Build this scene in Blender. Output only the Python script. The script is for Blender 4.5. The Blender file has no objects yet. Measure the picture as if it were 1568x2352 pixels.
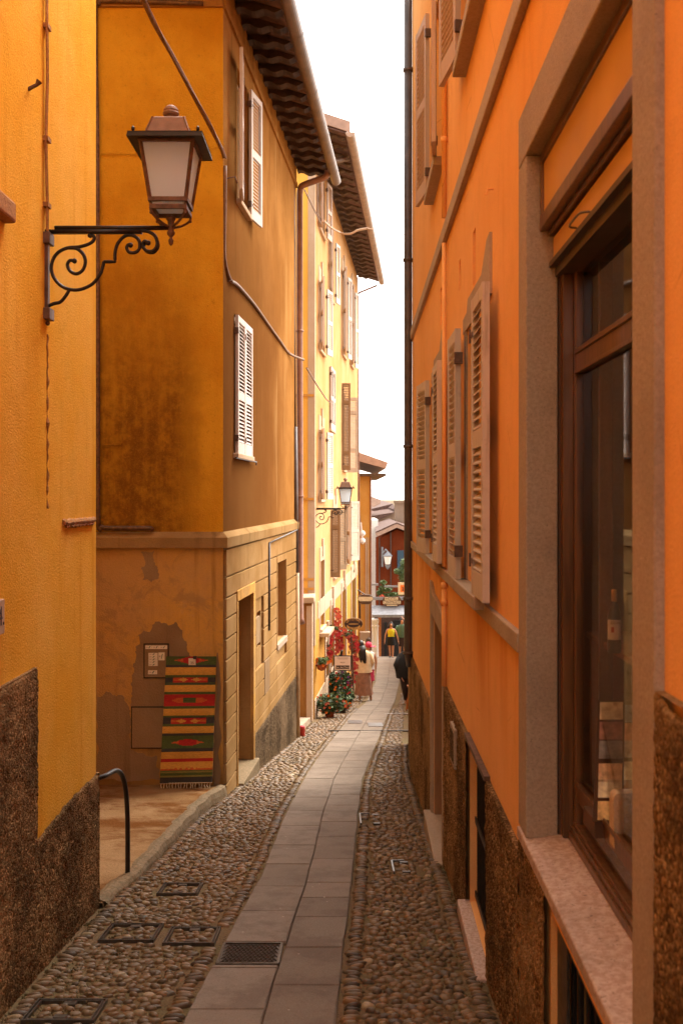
import bpy, bmesh, math, random
import numpy as np
from mathutils import Vector, Matrix, noise
R = math.radians
random.seed(7)
F = 2287.0
CAMZ = 1.75
sc = bpy.context.scene
col = sc.collection

# ------------------------------------------------------------------ camera, sky, sun, exposure
cam_d = bpy.data.cameras.new('camera')
cam_d.sensor_fit = 'HORIZONTAL'; cam_d.sensor_width = 24.0
cam_d.lens = 24.0 * F / 1568.0
cam_d.shift_y = -36.0 / 1568.0
cam_d.dof.use_dof = True; cam_d.dof.focus_distance = 8.5; cam_d.dof.aperture_fstop = 5.0
cam_d.clip_start = 0.05; cam_d.clip_end = 6000
cam = bpy.data.objects.new('camera', cam_d); col.objects.link(cam)
cam.location = (0, 0, CAMZ); cam.rotation_euler = (R(90), 0, 0)
sc.camera = cam

SUN_EL, SUN_AZ = 56.0, 46.0        # elevation, azimuth from +Y towards +X
w = bpy.data.worlds.new('World'); sc.world = w; w.use_nodes = True
nt = w.node_tree; nt.nodes.clear()
sky = nt.nodes.new('ShaderNodeTexSky'); sky.sky_type = 'NISHITA'; sky.sun_disc = False
sky.sun_elevation = R(SUN_EL); sky.sun_rotation = R(SUN_AZ)
sky.air_density = 1.0; sky.dust_density = 3.0; sky.ozone_density = 1.0
hsv = nt.nodes.new('ShaderNodeHueSaturation'); hsv.inputs['Saturation'].default_value = 0.12
tint = nt.nodes.new('ShaderNodeMixRGB'); tint.blend_type = 'MULTIPLY'; tint.inputs[0].default_value = 1
tint.inputs[2].default_value = (1.0, 0.94, 0.86, 1)
bg = nt.nodes.new('ShaderNodeBackground'); bg.inputs['Strength'].default_value = 0.15
out = nt.nodes.new('ShaderNodeOutputWorld')
tcw = nt.nodes.new('ShaderNodeTexCoord'); sxw = nt.nodes.new('ShaderNodeSeparateXYZ'); cxw = nt.nodes.new('ShaderNodeCombineXYZ')
mxw = nt.nodes.new('ShaderNodeMath'); mxw.operation = 'MAXIMUM'; mxw.inputs[1].default_value = 0.22   # cloud layer: the sky stays bright down to the horizon
nt.links.new(tcw.outputs['Generated'], sxw.inputs[0]); nt.links.new(sxw.outputs[0], cxw.inputs[0]); nt.links.new(sxw.outputs[1], cxw.inputs[1])
nt.links.new(sxw.outputs[2], mxw.inputs[0]); nt.links.new(mxw.outputs[0], cxw.inputs[2]); nt.links.new(cxw.outputs[0], sky.inputs[0])
nt.links.new(sky.outputs[0], hsv.inputs['Color']); nt.links.new(hsv.outputs[0], tint.inputs[1])
nt.links.new(tint.outputs[0], bg.inputs[0]); nt.links.new(bg.outputs[0], out.inputs[0])

sd = bpy.data.lights.new('sun', 'SUN'); sd.energy = 1.0; sd.angle = R(40); sd.color = (1.0, 0.93, 0.82)
so = bpy.data.objects.new('sun', sd); col.objects.link(so)
dirv = Vector((math.sin(R(SUN_AZ)) * math.cos(R(SUN_EL)), math.cos(R(SUN_AZ)) * math.cos(R(SUN_EL)), math.sin(R(SUN_EL))))
so.rotation_euler = dirv.to_track_quat('Z', 'Y').to_euler(); so.location = (0, 0, 30)
vs = sc.view_settings
vs.view_transform = 'Standard'; vs.look = 'None'; vs.gamma = 1.0; vs.exposure = 2.28
sc.cycles.max_bounces = 14; sc.cycles.diffuse_bounces = 8; sc.cycles.transparent_max_bounces = 12

# ------------------------------------------------------------------ projection helpers
def P(px, py, Y):
    return Vector(((px - 784) / F * Y, Y, CAMZ - (py - 1140) / F * Y))
def gz(Y):
    if Y < 27: return -0.1404 * Y
    if Y < 46.2: return -3.791 - (Y - 27) * 0.0995
    if Y < 52: return -5.70 - (Y - 46.2) * 0.30
    return -7.44
_Y = np.linspace(2.0, 46.2, 2000)
_PY = np.array([1140 + (CAMZ - gz(y)) * F / y for y in _Y])
def Yof(py):
    return float(np.interp(-py, -_PY, _Y))

# wall frames: (y, depth into the building, z)
def TR(y, d, z): return (0.669 + d + 0.0175 * y, y, z)
def TL(y, d, z): return (-2.147 - d + 0.0791 * y, y, z)
def TT(y, d, z): return (-2.37 - d + 0.0857 * y, y, z)
def TN(y, d, z): return (-1.58 - d, y, z)
def TF(x, d, z): return (x, 10.85 + d, z)
def ID(x, y, z): return (x, y, z)

# ------------------------------------------------------------------ materials
def newmat(name):
    m = bpy.data.materials.new(name); m.use_nodes = True
    return m, m.node_tree, m.node_tree.nodes['Principled BSDF']
def simple(name, c, rough=0.7, metal=0.0, var=0.0, scale=20, bump=0.0, spec=0.4, coords='Object'):
    m, t, b = newmat(name)
    b.inputs['Roughness'].default_value = rough; b.inputs['Metallic'].default_value = metal
    b.inputs['Specular IOR Level'].default_value = spec
    b.inputs['Base Color'].default_value = (*c, 1)
    if var or bump:
        tc = t.nodes.new('ShaderNodeTexCoord')
        n = t.nodes.new('ShaderNodeTexNoise'); n.inputs['Scale'].default_value = scale; n.inputs['Detail'].default_value = 6
        t.links.new(tc.outputs[coords], n.inputs['Vector'])
        if var:
            r = t.nodes.new('ShaderNodeValToRGB')
            r.color_ramp.elements[0].position = 0.3; r.color_ramp.elements[1].position = 0.7
            r.color_ramp.elements[0].color = (*[x * (1 - var) for x in c], 1)
            r.color_ramp.elements[1].color = (*[min(1, x * (1 + var * 0.6)) for x in c], 1)
            t.links.new(n.outputs['Fac'], r.inputs[0]); t.links.new(r.outputs[0], b.inputs['Base Color'])
        if bump:
            bp = t.nodes.new('ShaderNodeBump'); bp.inputs['Strength'].default_value = bump; bp.inputs['Distance'].default_value = 0.01
            t.links.new(n.outputs['Fac'], bp.inputs['Height']); t.links.new(bp.outputs[0], b.inputs['Normal'])
    return m

class NT:
    """small node-graph helper working on world-space position"""
    def __init__(s, name, rough=0.85):
        s.m, s.t, s.b = newmat(name)
        s.b.inputs['Roughness'].default_value = rough; s.b.inputs['Specular IOR Level'].default_value = 0.2
        g = s.t.nodes.new('ShaderNodeTexCoord'); s.pos = g.outputs['Object']
    def L(s, a, b): s.t.links.new(a, b)
    def mapped(s, scale=(1, 1, 1), loc=(0, 0, 0)):
        n = s.t.nodes.new('ShaderNodeMapping'); n.inputs['Scale'].default_value = scale; n.inputs['Location'].default_value = loc
        s.L(s.pos, n.inputs['Vector']); return n.outputs[0]
    def noise(s, scale, detail=5, rough=0.55, vec=None, dist=0.0):
        n = s.t.nodes.new('ShaderNodeTexNoise'); n.inputs['Scale'].default_value = scale
        n.inputs['Detail'].default_value = detail; n.inputs['Roughness'].default_value = rough; n.inputs['Distortion'].default_value = dist
        s.L(vec or s.pos, n.inputs['Vector']); return n.outputs['Fac']
    def vor(s, scale, feat='F1', out='Distance', vec=None):
        n = s.t.nodes.new('ShaderNodeTexVoronoi'); n.inputs['Scale'].default_value = scale; n.feature = feat
        s.L(vec or s.pos, n.inputs['Vector']); return n.outputs[out]
    def ramp(s, fac, stops):
        n = s.t.nodes.new('ShaderNodeValToRGB'); e = n.color_ramp.elements
        while len(e) > 1: e.remove(e[-1])
        for i, (p, c) in enumerate(stops):
            el = e[0] if i == 0 else e.new(p)
            el.position = p; el.color = (*c, 1) if len(c) == 3 else c
        s.L(fac, n.inputs[0]); return n.outputs[0]
    def mix(s, fac, a, b, mode='MIX'):
        n = s.t.nodes.new('ShaderNodeMixRGB'); n.blend_type = mode
        for i, v in ((0, fac), (1, a), (2, b)):
            if hasattr(v, 'is_output'): s.L(v, n.inputs[i])
            elif i == 0: n.inputs[0].default_value = v
            else: n.inputs[i].default_value = (*v, 1)
        return n.outputs[0]
    def math(s, op, a, b=0.0, clamp=False):
        n = s.t.nodes.new('ShaderNodeMath'); n.operation = op; n.use_clamp = clamp
        for i, v in ((0, a), (1, b)):
            if hasattr(v, 'is_output'): s.L(v, n.inputs[i])
            else: n.inputs[i].default_value = v
        return n.outputs[0]
    def axis(s, k):
        n = s.t.nodes.new('ShaderNodeSeparateXYZ'); s.L(s.pos, n.inputs[0]); return n.outputs[k]
    def band(s, v, a, b):
        n = s.t.nodes.new('ShaderNodeMapRange'); n.interpolation_type = 'SMOOTHSTEP'
        n.inputs['From Min'].default_value = a; n.inputs['From Max'].default_value = b
        s.L(v, n.inputs['Value']); return n.outputs[0]
    def bump(s, h, strength, dist=0.01, prev=None):
        n = s.t.nodes.new('ShaderNodeBump'); n.inputs['Strength'].default_value = strength; n.inputs['Distance'].default_value = dist
        s.L(h, n.inputs['Height'])
        if prev: s.L(prev, n.inputs['Normal'])
        return n.outputs[0]
    def done(s, colr, nrm=None):
        s.L(colr, s.b.inputs['Base Color'])
        if nrm: s.L(nrm, s.b.inputs['Normal'])
        return s.m

def plaster(name, c, c2, streak=(0.5, 0.3, 0.1), sf=0.3, fine=90, b=0.5, extra=None):
    n = NT(name, 1.0); n.b.inputs['Specular IOR Level'].default_value = 0.0
    big = n.noise(0.9, 5, 0.6)
    base = n.mix(n.band(big, 0.35, 0.68), c, c2)
    mid = n.noise(6.0, 6, 0.6)
    base = n.mix(n.math('MULTIPLY', n.band(mid, 0.45, 0.75), 0.22), base, tuple(x * 0.72 for x in c))
    st = n.noise(1.0, 6, 0.6, vec=n.mapped((7, 7, 0.45)))
    base = n.mix(n.math('MULTIPLY', n.band(st, 0.52, 0.75), sf), base, streak)
    fl = n.noise(34, 2, 0.5)
    base = n.mix(n.math('MULTIPLY', n.band(fl, 0.62, 0.8), 0.2), base, tuple(min(1, x * 1.3) for x in c))
    if extra: base = extra(n, base)
    f = n.noise(fine, 3, 0.7)
    base = n.mix(n.math('MULTIPLY', n.band(n.noise(fine * 1.6, 2, 0.7), 0.45, 0.72), 0.30), base, tuple(x * 0.62 for x in c))
    nb = n.bump(f, min(1, b * 1.3), 0.009); nb = n.bump(n.noise(5, 4), 0.16, 0.02, nb)
    return n.done(base, nb)

M = {}
def fpatch(n, base):
    # old damp stain on the wall facing the camera, with the brighter strip left along the corner
    x, z = n.axis(0), n.axis(2)
    wob = n.math('MULTIPLY', n.math('SUBTRACT', n.noise(1.6, 5, 0.65), 0.5), 1.1)
    zz = n.math('ADD', z, wob); xx = n.math('ADD', x, n.math('MULTIPLY', wob, 0.25))
    m = n.math('MULTIPLY', n.band(zz, 5.4, 2.2), n.band(n.math('ADD', xx, n.math('MULTIPLY', n.math('SUBTRACT', n.noise(3.5, 6, 0.7), 0.5), 0.5)), -1.40, -1.85))
    m = n.math('MULTIPLY', m, n.band(z, 1.0, 1.3))
    drip = n.noise(1.0, 8, 0.7, vec=n.mapped((5, 5, 0.5), (1, 3, 0)))
    m = n.math('MULTIPLY', m, n.math('ADD', 0.55, n.math('MULTIPLY', n.band(n.math('ADD', n.math('MULTIPLY', drip, 0.5), n.math('MULTIPLY', n.noise(7, 9, 0.75), 0.5)), 0.40, 0.58), 0.45)))
    base = n.mix(n.math('MULTIPLY', m, 0.92), base, (0.135, 0.052, 0.010))
    fleck = n.noise(19, 5, 0.8)
    base = n.mix(n.math('MULTIPLY', n.band(fleck, 0.56, 0.68), 0.35), base, (0.24, 0.10, 0.015))
    sp = n.noise(46, 3, 0.8)
    return n.mix(n.math('MULTIPLY', n.math('MULTIPLY', n.band(sp, 0.5, 0.75), m), 0.5), base, (0.55, 0.25, 0.04))
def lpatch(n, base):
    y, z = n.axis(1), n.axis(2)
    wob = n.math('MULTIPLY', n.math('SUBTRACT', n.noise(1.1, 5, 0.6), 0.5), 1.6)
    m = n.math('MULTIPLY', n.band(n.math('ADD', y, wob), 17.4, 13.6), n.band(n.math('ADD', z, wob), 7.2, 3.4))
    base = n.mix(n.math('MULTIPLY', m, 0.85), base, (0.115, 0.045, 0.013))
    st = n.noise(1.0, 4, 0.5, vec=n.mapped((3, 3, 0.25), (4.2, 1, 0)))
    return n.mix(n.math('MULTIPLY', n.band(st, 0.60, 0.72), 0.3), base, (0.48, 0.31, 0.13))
def lowdirt(n, base):
    base = n.mix(n.math('MULTIPLY', n.band(n.noise(2.6, 8, 0.72, dist=0.8), 0.50, 0.60), 0.45), base, (0.27, 0.165, 0.085))
    base = n.mix(n.math('MULTIPLY', n.band(n.noise(5.5, 8, 0.75, dist=0.5), 0.56, 0.62), 0.35), base, (0.56, 0.33, 0.12))
    wz = n.math('ADD', n.axis(2), n.math('MULTIPLY', n.math('SUBTRACT', n.noise(2.2, 6, 0.7), 0.5), 1.0))
    return n.mix(n.math('MULTIPLY', n.band(wz, -0.75, -1.5), 0.6), base, (0.11, 0.048, 0.016))
def orangedirt(n, base):
    z = n.axis(2); st = n.noise(1.0, 6, 0.65, vec=n.mapped((2.2, 2.2, 0.5), (2, 1, 0)), dist=0.6)
    m = n.math('MULTIPLY', n.math('MULTIPLY', n.band(z, 0.35, 1.0), n.band(z, 1.25, 1.1)), n.band(st, 0.42, 0.68))
    base = n.mix(n.math('MULTIPLY', m, 0.5), base, (0.55, 0.14, 0.015))
    fade = n.noise(0.5, 6, 0.65)
    base = n.mix(n.math('MULTIPLY', n.band(fade, 0.5, 0.7), 0.3), base, (0.86, 0.46, 0.18))
    cr = n.vor(1.7, 'DISTANCE_TO_EDGE', 'Distance', n.mapped((1, 1, 0.6)))
    return n.mix(n.math('MULTIPLY', n.math('MULTIPLY', n.band(cr, 0.006, 0.001), n.band(n.noise(1.3), 0.5, 0.6)), 0.45), base, (0.4, 0.13, 0.02))
M['yellow'] = plaster('yellow_plaster', (0.80, 0.40, 0.045), (0.86, 0.48, 0.10), (0.62, 0.25, 0.02), 0.5)
M['ochre'] = plaster('ochre_plaster', (0.66, 0.345, 0.030), (0.52, 0.235, 0.018), (0.5, 0.19, 0.02), 0.3, 70, 0.8, fpatch)
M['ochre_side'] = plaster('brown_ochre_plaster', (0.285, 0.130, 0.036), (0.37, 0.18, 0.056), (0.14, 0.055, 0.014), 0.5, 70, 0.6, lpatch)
M['ochre_low'] = plaster('worn_ochre_plaster', (0.48, 0.28, 0.11), (0.60, 0.32, 0.07), (0.18, 0.075, 0.02), 0.55, 60, 0.8, lowdirt)
M['rust_low'] = plaster('brown_block_plaster', (0.27, 0.15, 0.055), (0.36, 0.22, 0.098), (0.12, 0.055, 0.018), 0.4, 60, 0.5)
M['bare'] = plaster('bare_cement', (0.32, 0.215, 0.125), (0.24, 0.15, 0.08), (0.12, 0.065, 0.03), 0.4, 60, 0.7)
M['orange'] = plaster('orange_plaster', (0.85, 0.425, 0.15), (0.88, 0.47, 0.19), (0.74, 0.29, 0.065), 0.3, 120, 0.35, orangedirt)
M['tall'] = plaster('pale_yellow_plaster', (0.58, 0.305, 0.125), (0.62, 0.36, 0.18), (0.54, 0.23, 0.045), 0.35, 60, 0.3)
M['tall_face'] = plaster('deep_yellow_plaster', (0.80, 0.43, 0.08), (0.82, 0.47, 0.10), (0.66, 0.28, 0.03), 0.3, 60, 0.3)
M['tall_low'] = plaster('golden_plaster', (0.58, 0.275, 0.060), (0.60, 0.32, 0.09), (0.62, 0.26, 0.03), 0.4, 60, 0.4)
M['trim'] = plaster('pale_stone_trim', (0.50, 0.36, 0.24), (0.56, 0.42, 0.31), (0.52, 0.30, 0.14), 0.3, 60, 0.4)
M['red_wall'] = plaster('red_plaster', (0.14, 0.030, 0.012), (0.17, 0.040, 0.016), (0.3, 0.06, 0.02), 0.3, 40, 0.3)
M['white_wall'] = plaster('white_plaster', (0.85, 0.82, 0.78), (0.8, 0.76, 0.7), (0.7, 0.6, 0.5), 0.2, 40, 0.3)
M['tan'] = plaster('tan_plaster', (0.25, 0.17, 0.12), (0.29, 0.21, 0.16), (0.4, 0.25, 0.15), 0.3, 40, 0.3)
M['concrete'] = plaster('worn_concrete', (0.21, 0.115, 0.048), (0.31, 0.195, 0.10), (0.22, 0.10, 0.04), 0.0, 40, 0.8,
    lambda n, b: n.mix(n.band(n.noise(1.4, 6, 0.7, vec=n.mapped((1, 1.4, 1), (3, 0, 0))), 0.42, 0.60), b, (0.15, 0.062, 0.020)))

def stone(name, c, c2, dark, sc_=70, b=0.6):
    n = NT(name, 0.8)
    base = n.mix(n.band(n.noise(sc_, 3, 0.7), 0.35, 0.65), c, c2)
    base = n.mix(n.math('MULTIPLY', n.band(n.noise(sc_ * 1.9, 2, 0.6), 0.6, 0.72), 0.7), base, dark)
    base = n.mix(n.math('MULTIPLY', n.band(n.noise(2.5, 4), 0.45, 0.7), 0.3), base, dark)
    nb = n.bump(n.noise(sc_ * 1.4, 4, 0.7), b, 0.005)
    return n.done(base, nb)
M['grey_stone'] = stone('grey_stone', (0.42, 0.315, 0.225), (0.34, 0.25, 0.175), (0.17, 0.12, 0.085), 85, 0.8)
M['granite'] = stone('pink_granite', (0.55, 0.40, 0.32), (0.42, 0.27, 0.20), (0.12, 0.07, 0.05), 42, 0.25)
M['string'] = stone('string_stone', (0.44, 0.335, 0.235), (0.38, 0.28, 0.19), (0.2, 0.12, 0.07), 60, 0.4)
M['kerb'] = stone('mossy_kerb', (0.24, 0.16, 0.09), (0.13, 0.095, 0.045), (0.06, 0.045, 0.02), 45, 1.0)
M['ledge'] = stone('brick_ledge', (0.45, 0.22, 0.07), (0.33, 0.15, 0.05), (0.14, 0.06, 0.02), 40, 1.0)

def pebble(name, a, b_, c_):
    n = NT(name, 0.95); n.b.inputs['Specular IOR Level'].default_value = 0.04
    v = n.vor(95, 'F1', 'Color')
    sep = n.t.nodes.new('ShaderNodeSeparateColor'); n.L(v, sep.inputs[0])
    base = n.ramp(sep.outputs[0], [(0.0, a), (0.5, b_), (0.8, c_), (1.0, tuple(x * 1.5 for x in c_))])
    base = n.mix(n.math('MULTIPLY', n.band(n.noise(1.8, 5, 0.65), 0.42, 0.6), 0.6), base, tuple(x * 0.5 for x in a))
    base = n.mix(n.math('MULTIPLY', n.band(n.noise(0.9, 6, 0.7, vec=n.mapped((1, 1, 1), (4, 4, 4))), 0.5, 0.62), 0.4), base, tuple(min(1, x * 1.5) for x in c_))
    d = n.vor(95, 'F1', 'Distance')
    nb = n.bump(d, 1.0, -0.006) if False else n.bump(n.math('SUBTRACT', 1.0, d), 0.9, 0.008)
    nb = n.bump(n.noise(28, 5, 0.7), 0.9, 0.02, nb)
    return n.done(base, nb)
M['rough'] = pebble('pebble_dash', (0.10, 0.052, 0.021), (0.20, 0.112, 0.046), (0.34, 0.205, 0.092))
M['moulding'] = plaster('dirty_moulding', (0.33, 0.205, 0.092), (0.26, 0.15, 0.06), (0.13, 0.075, 0.03), 0.7, 50, 0.7)
M['rough_dark'] = pebble('dark_pebble_dash', (0.06, 0.037, 0.018), (0.10, 0.063, 0.032), (0.16, 0.105, 0.06))

def slabmat():
    n = NT('path_slab', 0.75)
    a = n.t.nodes.new('ShaderNodeAttribute'); a.attribute_name = 'rnd'
    base = n.ramp(a.outputs['Fac'], [(0, (0.158, 0.120, 0.088)), (0.5, (0.185, 0.143, 0.106)), (1, (0.215, 0.168, 0.128))])
    base = n.mix(n.math('MULTIPLY', n.band(n.noise(150, 2, 0.6), 0.52, 0.7), 0.55), base, (0.30, 0.225, 0.18))
    base = n.mix(n.math('MULTIPLY', n.band(n.noise(110, 2, 0.6, vec=n.mapped((1, 1, 1), (7, 3, 0))), 0.55, 0.7), 0.6), base, (0.10, 0.065, 0.045))
    base = n.mix(n.math('MULTIPLY', n.band(n.noise(3.4, 8, 0.7), 0.45, 0.62), 0.5), base, (0.10, 0.066, 0.046))
    base = n.mix(n.math('MULTIPLY', n.band(n.noise(0.9, 7, 0.7), 0.45, 0.6), 0.35), base, (0.23, 0.175, 0.13))
    spot = n.vor(9, 'F1', 'Distance')
    base = n.mix(n.math('MULTIPLY', n.band(spot, 0.07, 0.045), 0.5), base, (0.6, 0.52, 0.45))
    nb = n.bump(n.noise(120, 3, 0.7), 0.4, 0.003); nb = n.bump(n.noise(6, 3), 0.25, 0.01, nb)
    return n.done(base, nb)
M['slab'] = slabmat()
def cobmat():
    n = NT('river_stone', 0.5); n.b.inputs['Specular IOR Level'].default_value = 0.35
    a = n.t.nodes.new('ShaderNodeAttribute'); a.attribute_name = 'rnd'
    base = n.ramp(a.outputs['Fac'], [(0, (0.05, 0.036, 0.026)), (0.18, (0.12, 0.088, 0.062)), (0.4, (0.19, 0.128, 0.074)),
                                    (0.6, (0.24, 0.162, 0.088)), (0.78, (0.25, 0.135, 0.06)), (0.9, (0.32, 0.245, 0.15)), (1, (0.52, 0.44, 0.32))])
    base = n.mix(n.math('MULTIPLY', n.band(n.noise(45, 4, 0.6), 0.4, 0.7), 0.4), base, (0.12, 0.075, 0.045))
    big = n.noise(1.2, 4, 0.6)
    base = n.mix(n.math('MULTIPLY', n.band(big, 0.45, 0.7), 0.5), base, (0.11, 0.075, 0.03))
    base = n.mix(1.0, base, (0.80, 0.71, 0.58), 'MULTIPLY')
    nb = n.bump(n.noise(60, 4, 0.6), 0.35, 0.004)
    return n.done(base, nb)
M['cobble'] = cobmat()
def mortar():
    n = NT('cobble_bed', 0.95)
    base = n.mix(n.band(n.noise(2.2, 6, 0.7), 0.4, 0.65), (0.17, 0.105, 0.052), (0.14, 0.105, 0.045))
    base = n.mix(n.band(n.noise(70, 3), 0.5, 0.7), base, (0.08, 0.05, 0.03))
    nb = n.bump(n.noise(80, 5, 0.7), 0.9, 0.01)
    return n.done(base, nb)
M['bed'] = mortar()
M['moss'] = simple('moss_edge', (0.13, 0.10, 0.04), 0.95, var=0.5, scale=30, bump=0.8)
M['iron'] = simple('black_iron', (0.028, 0.02, 0.016), 0.45, 0.4, var=0.3, scale=30, bump=0.15)
M['iron_brown'] = simple('brown_iron', (0.14, 0.075, 0.045), 0.55, 0.3, var=0.45, scale=25, bump=0.2)
M['lamp_roof'] = simple('lantern_copper', (0.22, 0.125, 0.08), 0.6, 0.2, var=0.2, scale=20, bump=0.15)
M['black_pipe'] = simple('dark_pipe', (0.085, 0.062, 0.054), 0.45, 0.1, var=0.3, scale=8)
M['brown_pipe'] = simple('brown_pipe', (0.25, 0.125, 0.085), 0.5, 0.1, var=0.25, scale=8)
M['tan_pipe'] = simple('tan_pipe', (0.46, 0.30, 0.16), 0.5, 0.0, var=0.25, scale=8)
M['gutter'] = simple('gutter_metal', (0.17, 0.105, 0.075), 0.45, 0.2, var=0.3, scale=6)
M['gutter_pale'] = simple('pale_gutter', (0.36, 0.245, 0.18), 0.5, 0.1, var=0.25, scale=6)
M['cable'] = simple('brown_cable', (0.19, 0.095, 0.045), 0.6, var=0.3, scale=30)
M['cable_pale'] = simple('pale_cable', (0.55, 0.36, 0.24), 0.6, var=0.2, scale=20)
M['beam'] = simple('dark_beam', (0.055, 0.026, 0.018), 0.8, var=0.5, scale=12, bump=0.4)
M['beam2'] = simple('weathered_beam', (0.10, 0.055, 0.03), 0.8, var=0.5, scale=12, bump=0.4)
M['tile'] = simple('roof_tile', (0.12, 0.065, 0.052), 0.85, var=0.4, scale=9, bump=0.5)
M['tile_dark'] = simple('old_roof_tile', (0.12, 0.06, 0.04), 0.85, var=0.5, scale=9, bump=0.5)
M['fascia'] = simple('fascia_board', (0.40, 0.26, 0.20), 0.7, var=0.2, scale=6)
def woodpaint(name, c, dirt):
    n = NT(name, 0.6)
    base = n.mix(n.math('MULTIPLY', n.band(n.noise(1, 5, 0.6, vec=n.mapped((30, 30, 3))), 0.5, 0.75), 0.5), c, dirt)
    base = n.mix(n.math('MULTIPLY', n.band(n.noise(14, 4, 0.7), 0.55, 0.75), 0.35), base, dirt)
    return n.done(base, n.bump(n.noise(1, 4, 0.6, vec=n.mapped((60, 60, 5))), 0.3, 0.003))
M['shut_tan'] = woodpaint('tan_shutter_paint', (0.56, 0.46, 0.37), (0.20, 0.13, 0.08))
M['shut_white'] = woodpaint('pale_shutter_paint', (0.58, 0.49, 0.43), (0.42, 0.28, 0.18))
M['brown_and_shade'] = woodpaint('brown_frame_and_leaf_shade', (0.24, 0.145, 0.075), (0.18, 0.10, 0.05))  # brown of window frames, also painted in for shade on camera-facing leaves
M['shut_pink'] = woodpaint('faded_shutter_paint', (0.50, 0.36, 0.28), (0.32, 0.18, 0.10))
M['door_wood'] = woodpaint('brown_door_paint', (0.26, 0.145, 0.075), (0.13, 0.07, 0.035))
def varnish():
    n = NT('varnished_wood', 0.3); n.b.inputs['Specular IOR Level'].default_value = 0.5
    base = n.mix(n.band(n.noise(1, 6, 0.6, vec=n.mapped((40, 40, 2.5)), dist=0.6), 0.35, 0.7), (0.155, 0.070, 0.026), (0.075, 0.032, 0.012))
    return n.done(base)
M['varnish'] = varnish()
M['ochre_board'] = simple('ochre_gloss_board', (0.60, 0.33, 0.09), 0.35, var=0.12, scale=3, spec=0.5)
M['black'] = simple('black_void', (0.012, 0.009, 0.008), 0.9)
M['dark_int'] = simple('dark_interior', (0.09, 0.045, 0.025), 0.9, var=0.3, scale=3)
M['brown_int'] = simple('brown_interior', (0.26, 0.10, 0.045), 0.8, var=0.4, scale=3)
M['paper'] = simple('paper', (0.68, 0.60, 0.48), 0.8, var=0.06, scale=20)
M['paper_pink'] = simple('sign_paper', (0.80, 0.66, 0.60), 0.7)
M['ink'] = simple('dark_ink', (0.05, 0.025, 0.02), 0.7)
M['ink_soft'] = simple('faded_ink', (0.42, 0.30, 0.26), 0.8)
M['green_ink'] = simple('green_ink', (0.03, 0.10, 0.06), 0.7)
M['gold'] = simple('gold_letter', (0.62, 0.34, 0.10), 0.5)
M['cream'] = simple('cream_paint', (0.62, 0.50, 0.32), 0.6, var=0.15, scale=10)
M['marble'] = simple('pale_marble', (0.46, 0.31, 0.20), 0.6, var=0.15, scale=30, bump=0.2)
M['terracotta'] = simple('terracotta', (0.36, 0.085, 0.03), 0.7, var=0.3, scale=20)
M['red_paint'] = simple('red_paint', (0.42, 0.03, 0.02), 0.45, var=0.3, scale=15)
M['leaf'] = simple('green_leaf', (0.10, 0.155, 0.05), 0.6, var=0.5, scale=8)
M['leaf_dark'] = simple('dark_leaf', (0.035, 0.06, 0.022), 0.6, var=0.5, scale=8)
M['petal_red'] = simple('red_petal', (0.58, 0.035, 0.05), 0.6, var=0.3, scale=9)
M['petal_coral'] = simple('coral_petal', (0.66, 0.13, 0.08), 0.6, var=0.3, scale=9)
M['petal_orange'] = simple('orange_petal', (0.80, 0.17, 0.015), 0.6, var=0.25, scale=9)
M['petal_violet'] = simple('violet_petal', (0.25, 0.06, 0.28), 0.6)
M['skin'] = simple('skin', (0.50, 0.24, 0.13), 0.55)
M['hair'] = simple('dark_hair', (0.020, 0.012, 0.010), 0.45, bump=0.4, scale=60)
M['beige_cloth'] = simple('beige_cloth', (0.80, 0.58, 0.34), 0.9, var=0.12, scale=12, bump=0.3)
M['skirt_cloth'] = simple('rust_cloth', (0.33, 0.15, 0.085), 0.9, var=0.3, scale=10, bump=0.3)
M['yellow_cloth'] = simple('yellow_cloth', (0.66, 0.62, 0.03), 0.9, var=0.15, scale=12)
M['black_cloth'] = simple('black_cloth', (0.012, 0.012, 0.013), 0.9)
M['green_cloth'] = simple('green_cloth', (0.09, 0.17, 0.12), 0.9, var=0.2, scale=12)
M['dark_trouser'] = simple('dark_trousers', (0.045, 0.026, 0.024), 0.9)
M['pink_cloth'] = simple('pink_cloth', (0.62, 0.05, 0.11), 0.8, var=0.3, scale=14)
M['white_paint'] = simple('white_paint', (0.82, 0.80, 0.77), 0.5)
M['blue_grey'] = simple('blue_grey_canvas', (0.22, 0.23, 0.26), 0.7, var=0.3, scale=8)
M['blue_shut'] = simple('blue_shutter', (0.035, 0.08, 0.13), 0.6, var=0.2, scale=8)
M['orange_wood'] = simple('orange_wood', (0.45, 0.14, 0.03), 0.6, var=0.2, scale=10)
M['steel'] = simple('worn_steel', (0.17, 0.15, 0.14), 0.35, 0.7, var=0.2, scale=30)
M['cast'] = simple('cast_iron', (0.10, 0.08, 0.064), 0.4, 0.5, var=0.4, scale=30, bump=0.3)
M['channel'] = simple('channel_steel', (0.45, 0.38, 0.33), 0.4, 0.4, var=0.3, scale=20)
M['bottle'] = simple('dark_bottle', (0.018, 0.022, 0.012), 0.35, spec=0.6)
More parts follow.
